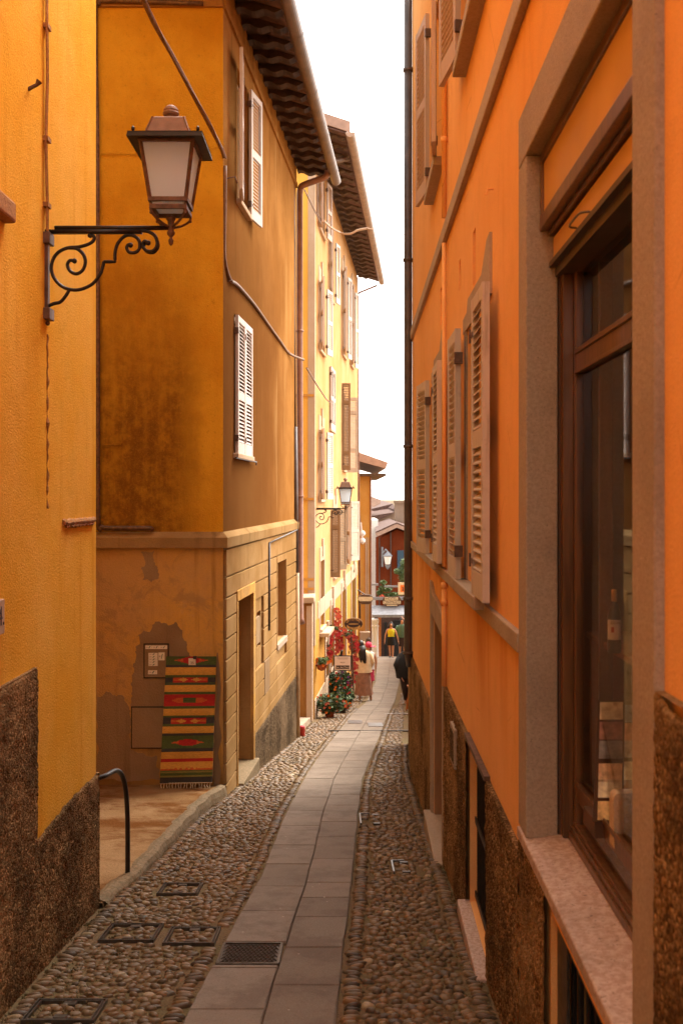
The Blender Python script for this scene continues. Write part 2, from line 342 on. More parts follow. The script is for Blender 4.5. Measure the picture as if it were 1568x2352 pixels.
# frosted lamp glass
m, t, b = newmat('milk_glass')
b.inputs['Base Color'].default_value = (0.80, 0.76, 0.74, 1); b.inputs['Roughness'].default_value = 0.35
b.inputs['Transmission Weight'].default_value = 0.25
tr = t.nodes.new('ShaderNodeBsdfTranslucent'); tr.inputs[0].default_value = (0.85, 0.80, 0.78, 1)
mx = t.nodes.new('ShaderNodeMixShader'); mx.inputs[0].default_value = 0.6
b.inputs['Base Color'].default_value = (0.80, 0.90, 1.0, 1); tr.inputs[0].default_value = (0.82, 0.92, 1.0, 1)
t.links.new(b.outputs[0], mx.inputs[1]); t.links.new(tr.outputs[0], mx.inputs[2])
t.links.new(mx.outputs[0], t.nodes['Material Output'].inputs[0]); M['milk'] = m
m, t, b = newmat('shop_glass'); t.nodes.remove(b)
tp = t.nodes.new('ShaderNodeBsdfTransparent'); tp.inputs[0].default_value = (0.86, 0.84, 0.80, 1)
gl = t.nodes.new('ShaderNodeBsdfGlossy'); gl.inputs['Roughness'].default_value = 0.03; gl.inputs[0].default_value = (1, 1, 1, 1)
fr = t.nodes.new('ShaderNodeFresnel'); fr.inputs[0].default_value = 1.16
mx = t.nodes.new('ShaderNodeMixShader')
ml = t.nodes.new('ShaderNodeMath'); ml.operation = 'MULTIPLY'; ml.inputs[1].default_value = 0.22
t.links.new(fr.outputs[0], ml.inputs[0]); t.links.new(ml.outputs[0], mx.inputs[0]); t.links.new(tp.outputs[0], mx.inputs[1]); t.links.new(gl.outputs[0], mx.inputs[2])
t.links.new(mx.outputs[0], t.nodes['Material Output'].inputs[0]); M['glass'] = m
M['dark_glass'] = simple('dark_window_glass', (0.03, 0.022, 0.018), 0.08, spec=0.6)
m, t, b = newmat('woven_wool'); b.inputs['Roughness'].default_value = 0.95
a = t.nodes.new('ShaderNodeAttribute'); a.attribute_name = 'Col'
nn = t.nodes.new('ShaderNodeTexNoise'); nn.inputs['Scale'].default_value = 5; nn.inputs['Detail'].default_value = 6
mp = t.nodes.new('ShaderNodeMapping'); mp.inputs['Scale'].default_value = (6, 6, 90)
tc = t.nodes.new('ShaderNodeTexCoord'); t.links.new(tc.outputs['Object'], mp.inputs[0]); t.links.new(mp.outputs[0], nn.inputs[0])
mm = t.nodes.new('ShaderNodeMixRGB'); mm.blend_type = 'MULTIPLY'; mm.inputs[0].default_value = 0.8
rr = t.nodes.new('ShaderNodeValToRGB'); rr.color_ramp.elements[0].position = 0.35; rr.color_ramp.elements[0].color = (0.45, 0.45, 0.45, 1); rr.color_ramp.elements[1].position = 0.62
t.links.new(nn.outputs[0], rr.inputs[0]); t.links.new(a.outputs['Color'], mm.inputs[1]); t.links.new(rr.outputs[0], mm.inputs[2]); t.links.new(mm.outputs[0], b.inputs['Base Color'])
bp = t.nodes.new('ShaderNodeBump'); bp.inputs['Strength'].default_value = 0.5; bp.inputs['Distance'].default_value = 0.004
t.links.new(nn.outputs[0], bp.inputs['Height']); t.links.new(bp.outputs[0], b.inputs['Normal']); M['wool'] = m

# ------------------------------------------------------------------ mesh builder
class MB:
    def __init__(s): s.v, s.f, s.mi, s.rnd = [], [], [], []
    def add(s, vs, fs, mi=0):
        k = len(s.v); s.v += [tuple(v) for v in vs]
        for f in fs: s.f.append(tuple(i + k for i in f)); s.mi.append(mi)
    def box(s, a0, a1, b0, b1, c0, c1, T=ID, mi=0):
        vs = [T(a, b_, c) for a in (a0, a1) for b_ in (b0, b1) for c in (c0, c1)]
        s.add(vs, [(0, 1, 3, 2), (4, 6, 7, 5), (0, 4, 5, 1), (2, 3, 7, 6), (0, 2, 6, 4), (1, 5, 7, 3)], mi)
    def quad(s, a, b_, c, d, mi=0): s.add([a, b_, c, d], [(0, 1, 2, 3)], mi)
    def prism(s, pts, off, mi=0):
        n = len(pts); off = Vector(off); a = [Vector(p) for p in pts]; b_ = [p + off for p in a]
        s.add(a + b_, [tuple(range(n)), tuple(range(2 * n - 1, n - 1, -1))] + [(i, i + n, (i + 1) % n + n, (i + 1) % n) for i in range(n)], mi)
    def tube(s, pts, r, n=8, mi=0, caps=True, flat=None):
        pts = [Vector(p) for p in pts]; N = len(pts); rs = r if isinstance(r, (list, tuple)) else [r] * N
        rings = []; up = None
        for i, p in enumerate(pts):
            d = (pts[min(i + 1, N - 1)] - pts[max(i - 1, 0)])
            if d.length < 1e-9: d = Vector((0, 0, 1))
            d.normalize()
            if up is None: up = Vector((0, 1, 0)) if abs(d.y) < 0.8 else Vector((1, 0, 0))
            a = d.cross(up)
            if a.length < 1e-4: a = d.cross(Vector((1, 0, 0)))
            a.normalize(); b_ = a.cross(d).normalized(); up = b_
            fa = 1.0; fb = 1.0
            if flat: fa, fb = flat
            rings.append([p + a * (math.cos(2 * math.pi * k / n) * rs[i] * fa) + b_ * (math.sin(2 * math.pi * k / n) * rs[i] * fb) for k in range(n)])
        vs = [v for rg in rings for v in rg]; fs = []
        for i in range(N - 1):
            for k in range(n):
                fs.append((i * n + k, i * n + (k + 1) % n, (i + 1) * n + (k + 1) % n, (i + 1) * n + k))
        if caps: fs += [tuple(range(n))[::-1], tuple((N - 1) * n + k for k in range(n))]
        s.add(vs, fs, mi)
    def lathe(s, prof, c, n=16, mi=0, sx=1, sy=1):
        c = Vector(c); vs = []; N = len(prof)
        for r, z in prof:
            for k in range(n):
                a = 2 * math.pi * k / n; vs.append((c.x + r * sx * math.cos(a), c.y + r * sy * math.sin(a), c.z + z))
        fs = [(i * n + k, i * n + (k + 1) % n, (i + 1) * n + (k + 1) % n, (i + 1) * n + k) for i in range(N - 1) for k in range(n)]
        fs += [tuple(range(n))[::-1], tuple((N - 1) * n + k for k in range(n))]
        s.add(vs, fs, mi)
    def ball(s, c, r, n=10, mi=0, sz=1.0, sx=1.0, sy=1.0):
        m_ = n // 2
        s.lathe([(max(1e-4, r * math.sin(math.pi * i / m_)), -r * sz * math.cos(math.pi * i / m_)) for i in range(m_ + 1)], c, n, mi, sx, sy)
    def wall(s, T, a0, a1, z0, z1, holes=(), mi=0, rmi=None, d0=0.0):
        """front plane at depth d0 with rectangular holes (a0,a1,z0,z1,depth) and their reveals"""
        A = sorted({a0, a1} | {v for h in holes for v in h[:2] if a0 < v < a1}); Z = sorted({z0, z1} | {v for h in holes for v in h[2:4] if z0 < v < z1})
        for i in range(len(A) - 1):
            for j in range(len(Z) - 1):
                ca, cz = (A[i] + A[i + 1]) / 2, (Z[j] + Z[j + 1]) / 2
                if any(h[0] < ca < h[1] and h[2] < cz < h[3] for h in holes): continue
                s.quad(T(A[i], d0, Z[j]), T(A[i + 1], d0, Z[j]), T(A[i + 1], d0, Z[j + 1]), T(A[i], d0, Z[j + 1]), mi)
        r = mi if rmi is None else rmi
        for h in holes:
            x0, x1, y0, y1, dd = h
            s.quad(T(x0, d0, y0), T(x0, dd, y0), T(x0, dd, y1), T(x0, d0, y1), r)
            s.quad(T(x1, d0, y0), T(x1, dd, y0), T(x1, dd, y1), T(x1, d0, y1), r)
            s.quad(T(x0, d0, y1), T(x1, d0, y1), T(x1, dd, y1), T(x0, dd, y1), r)
            s.quad(T(x0, d0, y0), T(x1, d0, y0), T(x1, dd, y0), T(x0, dd, y0), r)
    def build(s, name, mats, parent=None, smooth=False, bevel=0.0, rnd=None):
        me = bpy.data.meshes.new(name); me.from_pydata(s.v, [], s.f)
        if not isinstance(mats, (list, tuple)): mats = [mats]
        for m_ in mats: me.materials.append(M[m_] if isinstance(m_, str) else m_)
        me.polygons.foreach_set('material_index', s.mi)
        if smooth: me.polygons.foreach_set('use_smooth', [True] * len(s.f))
        if rnd is not None:
            at = me.attributes.new('rnd', 'FLOAT', 'FACE'); at.data.foreach_set('value', rnd)
        me.update()
        o = bpy.data.objects.new(name, me); col.objects.link(o)
        if smooth or bevel:
            bm = bmesh.new(); bm.from_mesh(me); bmesh.ops.recalc_face_normals(bm, faces=bm.faces); bm.to_mesh(me); bm.free()
        if bevel:
            bv = o.modifiers.new('bevel', 'BEVEL'); bv.width = bevel; bv.segments = 2; bv.limit_method = 'ANGLE'; bv.angle_limit = R(40)
        if parent: attach(o, parent)
        return o
def attach(o, parent):
    o.parent = parent; o.matrix_parent_inverse = world(parent).inverted()
def world(o):
    mtx = Matrix.LocRotScale(o.location, o.rotation_euler, o.scale)
    if o.parent: return world(o.parent) @ o.matrix_parent_inverse @ mtx
    return mtx
def tag(o, label=None, cat=None, group=None, kind=None):
    if label: o['label'] = label
    if cat: o['category'] = cat
    if group: o['group'] = group
    if kind: o['kind'] = kind
    return o
def thing(name, loc, label, cat, group=None):
    o = bpy.data.objects.new(name, None); o.location = loc; o.empty_display_size = 0.2; col.objects.link(o)
    return tag(o, label, cat, group)
def dup(root, loc, rz=None, label=None, scale=None):
    r_ = root.copy(); col.objects.link(r_); r_.location = loc
    if rz is not None: r_.rotation_euler[2] = rz
    if scale: r_.scale = (scale,) * 3
    if label: r_['label'] = label
    def rec(a, b_):
        for ch in [c for c in a.children]:
            c = ch.copy(); col.objects.link(c); mi_ = ch.matrix_parent_inverse.copy(); c.parent = b_; c.matrix_parent_inverse = mi_; rec(ch, c)
    rec(root, r_); return r_
def text(body, size, loc, rot, mat, parent, name='lettering', ext=0.0015, align='CENTER', sx=1.0):
    cu = bpy.data.curves.new(name, 'FONT'); cu.body = body; cu.size = size; cu.extrude = ext
    cu.align_x = align; cu.align_y = 'CENTER'; cu.resolution_u = 3
    o = bpy.data.objects.new(name, cu); col.objects.link(o)
    dg = bpy.context.evaluated_depsgraph_get(); dg.update()
    me = bpy.data.meshes.new_from_object(o.evaluated_get(dg)); bpy.data.objects.remove(o); bpy.data.curves.remove(cu)
    me.transform(Matrix.Translation(loc) @ Matrix.Rotation(rot[2], 4, 'Z') @ Matrix.Rotation(rot[0], 4, 'X') @ Matrix.Rotation(rot[1], 4, 'Z') @ Matrix.Diagonal((sx, 1, 1, 1)))
    me.materials.clear(); me.materials.append(M[mat]); me.name = name
    o = bpy.data.objects.new(name, me); col.objects.link(o)
    if parent: attach(o, parent)
    return o
FRONT = (R(90), 0, 0)

def rough_patch(T, a0, a1, zf0, zf1, d, step, amp, mb=None, seed=0.0, hole=None):
    """displaced sheet for pebble dash; zf0/zf1 give bottom/top height along a"""
    mb = mb or MB()
    na = max(2, int((a1 - a0) / step)); zs = max(2, int(max(zf1(a0) - zf0(a0), zf1(a1) - zf0(a1)) / step))
    base = len(mb.v); vs = []; fs = []
    for i in range(na + 1):
        a = a0 + (a1 - a0) * i / na; lo, hi = zf0(a), zf1(a)
        for j in range(zs + 1):
            z = lo + (hi - lo) * j / zs
            q = Vector((a * 1.0 + seed, seed, z))
            h = noise.noise(q * 38) * 0.6 + noise.noise(q * 85) * 0.4 + noise.noise(q * 9) * 0.6
            edge = 0.6 if j == zs else 0.0
            vs.append(T(a, d - amp * (h + 0.35) + edge * amp * 2, z + (0.012 * noise.noise(q * 14) if j == zs else 0)))
    for i in range(na):
        for j in range(zs):
            if hole:
                ac = a0 + (a1 - a0) * (i + .5) / na; lo, hi = zf0(ac), zf1(ac); zc = lo + (hi - lo) * (j + .5) / zs
                if hole[0] < ac < hole[1] and hole[2] < zc < hole[3]: continue
            k = i * (zs + 1) + j; fs.append((k, k + zs + 1, k + zs + 2, k + 1))
    mb.add(vs, fs)
    # back and top
    top = [T(a0, d + 0.03, zf1(a0)), T(a1, d + 0.03, zf1(a1)), T(a1, d - amp * 0.2, zf1(a1)), T(a0, d - amp * 0.2, zf1(a0))]
    mb.quad(*top)
    return mb

# ================================================================== SETTING: GROUND
g = MB()
prof = [(-3000, 4.2), (-30, 4.2), (0, 0)] + [(y, gz(y)) for y in (5, 10, 15, 20, 27, 35, 46.2)] + [(46.21, -5.86), (47, -5.87), (47.01, -6.05), (48, -6.06), (48.01, -6.3), (52, -7.44), (70, -8), (300, -9), (3000, -9)]
for (y0, z0), (y1, z1) in zip(prof, prof[1:]):
    g.quad((-900, y0, z0 - 0.004), (900, y0, z0 - 0.004), (900, y1, z1 - 0.004), (-900, y1, z1 - 0.004))
tag(g.build('ground', 'bed'), kind='structure')

# path edges (screen measurements -> ground)
tab = [(2352, 420, 771), (2188, 505, 789), (2018, 598, 809), (1873, 655, 822), (1793, 697, 832), (1748, 725, 849), (1693, 768, 871), (1644, 806, 890), (1616, 838, 905), (1567, 862, 917), (1513, 866, 925)]
EY = [Yof(a) for a, _, _ in tab]
EL = [(l - 784) / F * y for (a, l, r), y in zip(tab, EY)]
ER = [(r - 784) / F * y for (a, l, r), y in zip(tab, EY)]
def pl(y): return float(np.interp(y, EY, EL))
def pr(y): return float(np.interp(y, EY, ER))
slab = MB(); srnd = []; rs2 = random.Random(11)
def slabquad(y0, y1, f0, f1, c):
    def X(y, f): return pl(y) + (pr(y) - pl(y)) * f + .007 * noise.noise(Vector((y * 1.7, f * 5, 3)))
    n = 6; e = 0.002; h = 0.014
    ys = [y0 + e + (y1 - y0 - 2 * e) * k / n for k in range(n + 1)]
    outer = [(X(y, f0) + e, y, gz(y)) for y in ys] + [(X(y, f1) - e, y, gz(y)) for y in reversed(ys)]
    m_ = len(outer); cx = sum(p[0] for p in outer) / m_; cy = sum(p[1] for p in outer) / m_
    inner = []
    for p in outer:
        dx = 0.005 if p[0] < cx else -0.005; dy = 0.005 if p[1] < ys[0] + 1e-6 else (-0.005 if p[1] > ys[-1] - 1e-6 else 0)
        inner.append((p[0] + dx * rs2.uniform(.6, 2.0), p[1] + dy * rs2.uniform(.6, 2.2), gz(p[1] + dy) + h + 0.004 * c))
    low = [(p[0], p[1], p[2] - 0.02) for p in outer]; mid = [(p[0], p[1], p[2] + h - 0.006) for p in outer]
    slab.add(low + mid + inner, [(i, (i + 1) % m_, m_ + (i + 1) % m_, m_ + i) for i in range(m_)] + [(m_ + i, m_ + (i + 1) % m_, 2 * m_ + (i + 1) % m_, 2 * m_ + i) for i in range(m_)] + [tuple(range(2 * m_, 3 * m_))])
    srnd.extend([c] * (2 * m_ + 1))
jl = [3.0, 3.9, 4.62, 5.20, 5.64, 6.28, 6.9, 7.57, 8.25, 9.1, 9.88, 10.7, 11.5]
jr = [3.0, 4.2, 4.95, 5.55, 6.15, 6.6, 7.0, 7.75, 8.6, 9.3, 10.2, 10.9, 11.6]
rs = random.Random(3)
for js, f0, f1 in ((jl, 0, 0.515), (jr, 0.515, 1)):
    y = js[-1]
    while y < 46: y += rs.uniform(0.55, 0.85); js.append(min(y, 46.15))
    for a, b_ in zip(js, js[1:]):
        if b_ - a < 0.05: continue
        if f0 == 0 and a == 5.20: slabquad(5.20, 5.25, f0, f1, rs.random()); continue
        slabquad(a, b_, f0, f1, rs.random())
tag(slab.build('stone_path', 'slab', rnd=srnd), kind='structure')

# cobbles
def leftb(y):
    return float(np.interp(y, [0, 6.41, 7.06, 7.8, 9.6, 10.85, 17.2, 20.3, 34, 46], [-1.57, -1.55, -1.50, -1.455, -1.415, -1.28, -0.78, -0.6, 0.54, 1.1]))
def rightb(y):
    return float(np.interp(y, [0, 4.49, 5.54, 7.82, 10.6, 12.5, 16.2, 25, 46], [0.645, .722, .745, .785, .83, .87, 1.09, 1.68, 3.2]))
covers = []   # (x0,x1,y0,y1) rectangles on the ground left for covers
def rect_px(x0, x1, ya, yb):
    Y0, Y1 = Yof(yb), Yof(ya); return ((x0 - 784) / F * (Y0 + Y1) / 2, (x1 - 784) / F * (Y0 + Y1) / 2, Y0, Y1)
CV = [rect_px(68, 232, 2302, 2352), rect_px(240, 365, 2127, 2166), rect_px(383, 500, 2135, 2173), rect_px(368, 460, 2033, 2058)]
CVR = [rect_px(826, 900, 1872, 1897), rect_px(900, 960, 1981, 2010)]
def in_frame_line(x, y):
    for (a, b_, c, d) in CV + CVR:
        if a - .03 < x < b_ + .03 and c - .03 < y < d + .03 and not (a + .035 < x < b_ - .035 and c + .035 < y < d - .035): return True
    return False
cv, cf, cr = [], [], []
def stone_at(x, y, a, b_, h, rot, rv, seg=8):
    k0 = len(cv); z = gz(y) - .002; slope = (gz(y + .05) - gz(y - .05)) / .1
    ca, sa = math.cos(rot), math.sin(rot)
    tilt = rs.uniform(-0.18, 0.18); tl2 = rs.uniform(-.15, .15)
    wob = [rs.uniform(0.88, 1.12) for _ in range(seg)]
    for ring, (rr_, hh) in enumerate(((1.0, -0.35), (0.93, 0.25), (0.68, 0.75))):
        for k in range(seg):
            t_ = 2 * math.pi * k / seg; u = a * rr_ * wob[k] * math.cos(t_); v = b_ * rr_ * wob[k] * math.sin(t_)
            xx = x + u * ca - v * sa; yy = y + u * sa + v * ca
            cv.append((xx, yy, z + slope * (yy - y) + h * hh + (tilt * u + tl2 * v) * (0 if ring == 0 else 1)))
    cv.append((x, y, z + h))
    for r_ in range(2):
        for k in range(seg):
            cf.append((k0 + r_ * seg + k, k0 + r_ * seg + (k + 1) % seg, k0 + (r_ + 1) * seg + (k + 1) % seg, k0 + (r_ + 1) * seg + k)); cr.append(rv)
    for k in range(seg): cf.append((k0 + 2 * seg + k, k0 + 2 * seg + (k + 1) % seg, k0 + 3 * seg)); cr.append(rv)
def fill(xa, xb, ya, yb, ang=0.0):
    y = ya
    while y < yb:
        sp = 0.060 if y < 12 else 0.080
        x0, x1 = xa(y), xb(y); x = x0 + rs.uniform(0, sp)
        while x < x1:
            X = x + rs.uniform(-.016, .016); Yy = y + rs.uniform(-.018, .018)
            if xa(Yy) + .03 < X < xb(Yy) - .03 and not in_frame_line(X, Yy):
                s_ = rs.choice((rs.uniform(.6, .85), rs.uniform(.8, 1.12), rs.uniform(.85, 1.2))) * (sp / .072)
                stone_at(X, Yy, .040 * s_, .029 * s_ * rs.uniform(.8, 1.15), rs.uniform(.009, .021), ang + rs.gauss(0, .35), min(1, max(0, rs.betavariate(2.0, 2.2))), 8 if y < 12 else 6)
            x += sp * rs.uniform(.9, 1.12)
        y += sp * 0.80
def row(xf, side, ya, yb, L=.055, wd=.021):
    y = ya
    while y < yb:
        k = 1 if y < 13 else 1.4
        if not in_frame_line(xf(y) + side * L, y):
            stone_at(xf(y) + side * (L + .006 + rs.uniform(-.006, .012)), y, L * rs.uniform(.7, 1.08), wd * k * rs.uniform(.8, 1.05), rs.uniform(.014, .024), rs.gauss(0, .16), rs.betavariate(1.8, 2.6), 8 if y < 12 else 6)
        y += wd * 2.05 * k * rs.uniform(.9, 1.25)
fill(lambda y: leftb(y) + .085, lambda y: pl(y) - .10, 3.6, 27.0)
fill(lambda y: pr(y) + .10, lambda y: rightb(y) - .09, 3.6, 27.0)
fill(lambda y: leftb(y) + .3, lambda y: pl(y) - .1, 27, 40); fill(lambda y: pr(y) + .1, lambda y: rightb(y) + .1, 27, 38)
row(pl, -1, 3.6, 24); row(pr, 1, 3.6, 24); row(leftb, 1, 3.6, 20); row(rightb, -1, 3.6, 16)
cb = MB(); cb.v, cb.f, cb.mi = cv, cf, [0] * len(cf)
me = bpy.data.meshes.new('cobblestones'); me.from_pydata(cv, [], cf); me.materials.append(M['cobble'])
me.polygons.foreach_set('use_smooth', [True] * len(cf)); at = me.attributes.new('rnd', 'FLOAT', 'FACE'); at.data.foreach_set('value', cr)
o = bpy.data.objects.new('cobblestones', me); col.objects.link(o); tag(o, kind='structure')

mo = MB(); rm = random.Random(21)
for _ in range(420):
    y = 3.8 + 7.2 * rm.random() ** 1.3; x = leftb(y) + (rm.random() ** 2) * .35 + .02 if rm.random() < .7 else rightb(y) - rm.random() ** 2 * .25 - .02
    z = gz(y) + .004
    for k in range(7):
        a = rm.uniform(0, 6.28); h_ = rm.uniform(.006, .018); w_ = .0035; px_, py_ = x + rm.gauss(0, .012), y + rm.gauss(0, .012)
        mo.add([(px_ - w_, py_, z), (px_ + w_, py_, z), (px_ + .008 * math.cos(a), py_ + .008 * math.sin(a), z + h_)], [(0, 1, 2)])
tag(mo.build('moss', 'moss'), kind='stuff')

# raised terrace in front of the ochre house
def tz(y): return -0.86 - 0.121 * (y - 6.41)
tr_ = MB(); ys = np.linspace(6.41, 10.85, 24)
edge = [(leftb(y) + 0.035 * noise.noise(Vector((y * 2.3, 0, 0))), y) for y in ys]
NXT = 12
for i in range(len(ys) - 1):
    for k in range(NXT):
        def V_(ii, kk):
            ex, ey = edge[ii]; x = -4.4 + (ex + 4.4) * kk / NXT
            return (x, ey, tz(ey) + 0.006 * noise.noise(Vector((x * 3, ey * 3, 0))) - (0.008 if kk == NXT else 0))
        tr_.quad(V_(i, k), V_(i + 1, k), V_(i + 1, k + 1), V_(i, k + 1))
    (xa, ya), (xb, yb) = edge[i], edge[i + 1]
    tr_.quad((xa, ya, tz(ya) - .008), (xb, yb, tz(yb) - .008), (xb + .02, yb, gz(yb) - .05), (xa + .02, ya, gz(ya) - .05))
tag(tr_.build('terrace', 'concrete', smooth=False), kind='structure')
kb = MB(); NK = 170; rows_ = []
for i in range(NK + 1):
    y = 6.43 + 4.4 * i / NK; x = leftb(y) + 0.035 * noise.noise(Vector((y * 2.3, 0, 0))); j = .022 * noise.noise(Vector((y * 5, 1, 0))) + .012 * noise.noise(Vector((y * 17, 2, 0)))
    rows_.append([(x - .07 + j, y, tz(y) + .004), (x - .035 + j, y, tz(y) + .010 + j * .3), (x + .018 + j * .6, y, tz(y) - .004 + j * .4), (x + .034 + j * .5, y, (tz(y) + gz(y)) / 2 + j * .5), (x + .045 + j * .3, y, gz(y) - .02)])
for r0, r1 in zip(rows_, rows_[1:]):
    for k in range(4): kb.quad(r0[k], r1[k], r1[k + 1], r0[k + 1])
tag(kb.build('terrace_kerb', 'kerb', smooth=True), kind='structure')

# ================================================================== NEAR LEFT YELLOW HOUSE
nh = thing('yellow_house', (-1.58, 4.0, gz(4)), 'bright yellow plastered house nearest on the left, with brown pebble-dash base', 'house')
b_ = MB(); b_.wall(TN, -3, 6.41, -1.5, 9.6)
b_.quad((-1.58, 6.41, -1.5), (-6, 6.41, -1.5), (-6, 6.41, 9.6), (-1.58, 6.41, 9.6)); b_.quad((-1.58, -3, 9.6), (-1.58, 6.41, 9.6), (-6, 6.41, 10.6), (-6, -3, 10.6)); b_.quad((-6, -3, 0), (-6, 6.41, 0), (-6, 6.41, 10.6), (-6, -3, 10.6))
b_.quad((-1.58, -3, -1.5), (-6, -3, -1.5), (-6, -3, 10), (-1.58, -3, 9.6))
b_.build('wall', 'yellow', nh)
pm = rough_patch(TN, 3.0, 5.12, lambda a: gz(a) - .1, lambda a: 0.87, -0.018, .013, .008)
pm = rough_patch(TN, 5.12, 6.43, lambda a: gz(a) - .1, lambda a: -0.03 - .02 * math.sin(a * 3), -0.014, .013, .009, pm, 3.3)
rp = MB();
pm2 = rough_patch(lambda a, d, z: (-1.58 - a, 6.41 - d, z), -0.02, 0.4, lambda a: -1.1, lambda a: -0.03, -0.012, .02, .012, pm, 9)
pm.build('plinth', 'rough', nh, smooth=True)
p_ = MB(); pts = []
for k in range(40):
    z = 9.5 - k * (9.5 - 3.16) / 39; pts.append((-1.567 + .003 * math.sin(k), 5.30 + .006 * math.sin(k * 1.7), z))
p_.tube(pts, .008, 6); p_.tube([(q[0] + .003, q[1] - .02, q[2]) for q in pts if q[2] < 5.2], .006, 6)
for z in (5.7, 4.95, 4.25, 3.65, 3.3): p_.box(-1.585, -1.552, 5.27, 5.33, z - .012, z + .012)
p_.build('wall_conduit', 'ledge', nh)
p_ = MB(); N_ = 60
p_.tube([(-1.579 + .004 * noise.noise(Vector((k * .5, 0, 3))), 5.345 + .010 * noise.noise(Vector((k * .35, 0, 0))), 2.62 - .95 * k / N_) for k in range(N_)], [max(.001, .006 + .014 * noise.noise(Vector((k * .28, 7, 0)))) for k in range(N_)], 6)
p_.build('rust_crack', 'ledge', nh)
p_ = MB()
pts = [Vector((-1.578, 5.64 + .7 * k / 28, 1.60 + .012 * noise.noise(Vector((k * .6, 0, 0))))) for k in range(29)]
p_.tube(pts, [.018 + .010 * abs(noise.noise(Vector((k * .9, 5, 0)))) for k in range(29)], 8)
p_.tube([v + Vector((.006, 0, -.022)) for v in pts[2:-1]], [.006 + .012 * abs(noise.noise(Vector((k * 1.3, 9, 0)))) for k in range(26)], 6)
p_.build('brick_ledge', 'ledge', nh)
p_ = MB(); p_.box(-1.6, -1.525, 4.2, 4.68, 3.03, 3.13); p_.build('window_sill', 'ledge', nh, bevel=.014)
p_ = MB(); p_.tube([(-1.6, 5.03, 3.80), (-1.54, 5.03, 3.83), (-1.525, 5.03, 3.85)], [.012, .01, .018], 6); p_.build('iron_stub', 'iron_brown', nh)
# house number
hn = thing('house_number_plaque', (-1.575, 4.5, 1.2), 'pale stone house number plaque reading 24 on the near yellow wall', 'plaque')
p_ = MB(); p_.box(-1.585, -1.560, 4.36, 4.615, 1.115, 1.275); p_.build('plate', 'marble', hn, bevel=.004)
text('24.', .125, (-1.5595, 4.535, 1.195), (R(90), 0, R(90)), 'ink', hn, 'number')

# ================================================================== STREET LAMPS
def Lp(x, y):    # zoom coordinates of the lamp crop -> world (bracket plane Y=5.32)
    return Vector(((x / 2.777 - 784) / F * 5.32, 5.32, CAMZ - (y / 2.777 - 1140) / F * 5.32))
def smooth_pts(pts, sub=5):
    out_ = []; n = len(pts)
    for i in range(n - 1):
        p0, p1, p2, p3 = pts[max(i - 1, 0)], pts[i], pts[i + 1], pts[min(i + 2, n - 1)]
        for k in range(sub):
            t_ = k / sub; out_.append(0.5 * ((2 * p1) + (-p0 + p2) * t_ + (2 * p0 - 5 * p1 + 4 * p2 - p3) * t_ ** 2 + (-p0 + 3 * p1 - 3 * p2 + p3) * t_ ** 3))
    out_.append(pts[-1]); return out_
lamp = thing('street_lamp', Lp(300, 1478), 'large black wrought-iron scroll bracket lamp on the near yellow wall', 'street lamp', 'lantern street lamps on scroll brackets')
br = MB()
br.tube([Lp(350, 1452), Lp(1078, 1452)], .0125, 8)
br.box(Lp(290, 0).x, Lp(905, 0).x, 5.305, 5.335, Lp(0, 1489).z, Lp(0, 1466).z)
S1 = [(575, 1500), (598, 1505), (598, 1530), (570, 1553), (510, 1572), (430, 1580), (370, 1610), (336, 1660), (328, 1720), (350, 1780), (400, 1828), (465, 1848), (530, 1840), (595, 1805), (640, 1745), (655, 1700), (662, 1668)]
S1b = [(662, 1668), (700, 1668), (733, 1668), (733, 1640)]
S1c = [(733, 1655), (735, 1605), (752, 1550), (795, 1505), (845, 1500), (885, 1530), (890, 1580), (865, 1608), (825, 1608), (808, 1580), (818, 1560), (832, 1562)]
S2 = [(440, 1580), (490, 1585), (530, 1620), (545, 1670), (527, 1722), (487, 1745), (447, 1727), (430, 1688), (447, 1660), (475, 1665)]
S3 = [(850, 1476), (930, 1472), (985, 1500), (1003, 1555), (978, 1597), (935, 1598), (908, 1565), (922, 1536), (945, 1548)]
S4 = [(308, 1950), (345, 1935), (385, 1925), (420, 1885), (442, 1848)]
S5 = [(308, 1950), (308, 1975)]
for S in (S1, S1c, S2, S3, S4): br.tube(smooth_pts([Lp(*q) for q in S]), .0095, 8, flat=(1.0, 1.2))
for S in (S1b, S5): br.tube([Lp(*q) for q in S], .0095, 8)
br.tube(smooth_pts([Lp(*q) + Vector((0, .03, 0)) for q in S3[2:]]), .009, 8)
for q in ((475, 1663), (832, 1562), (945, 1548), (575, 1500)): br.ball(Lp(*q), .015, 8)
br.build('bracket', 'iron', lamp, smooth=True)
mt = MB()
mt.box(-1.585, Lp(312, 0).x, 5.30, 5.34, Lp(0, 1965).z, Lp(0, 1545).z)
for y0, y1 in ((1560, 1487), (2040, 1968)): mt.box(-1.585, Lp(332, 0).x, 5.275, 5.365, Lp(0, y0).z, Lp(0, y1).z)
mt.ball(Lp(305, 2060), .014, 8); mt.ball(Lp(300, 1570), .012, 8)
mt.build('wall_mount', 'iron_brown', lamp, bevel=.004)
LX, LY = Lp(1090, 0).x, 5.32
Zt = lambda y: Lp(0, y).z
ln = MB()
def frus(mb, h0, z0, h1, z1, mi=0, cap=True):
    a = [(LX - h0, LY - h0, z0), (LX + h0, LY - h0, z0), (LX + h0, LY + h0, z0), (LX - h0, LY + h0, z0)]
    c = [(LX - h1, LY - h1, z1), (LX + h1, LY - h1, z1), (LX + h1, LY + h1, z1), (LX - h1, LY + h1, z1)]
    mb.add(a + c, [(0, 1, 5, 4), (1, 2, 6, 5), (2, 3, 7, 6), (3, 0, 4, 7)] + ([(0, 3, 2, 1), (4, 5, 6, 7)] if cap else []), mi)
ht, hb = .137, .094
zt_, zb_ = Zt(945), Zt(1300)
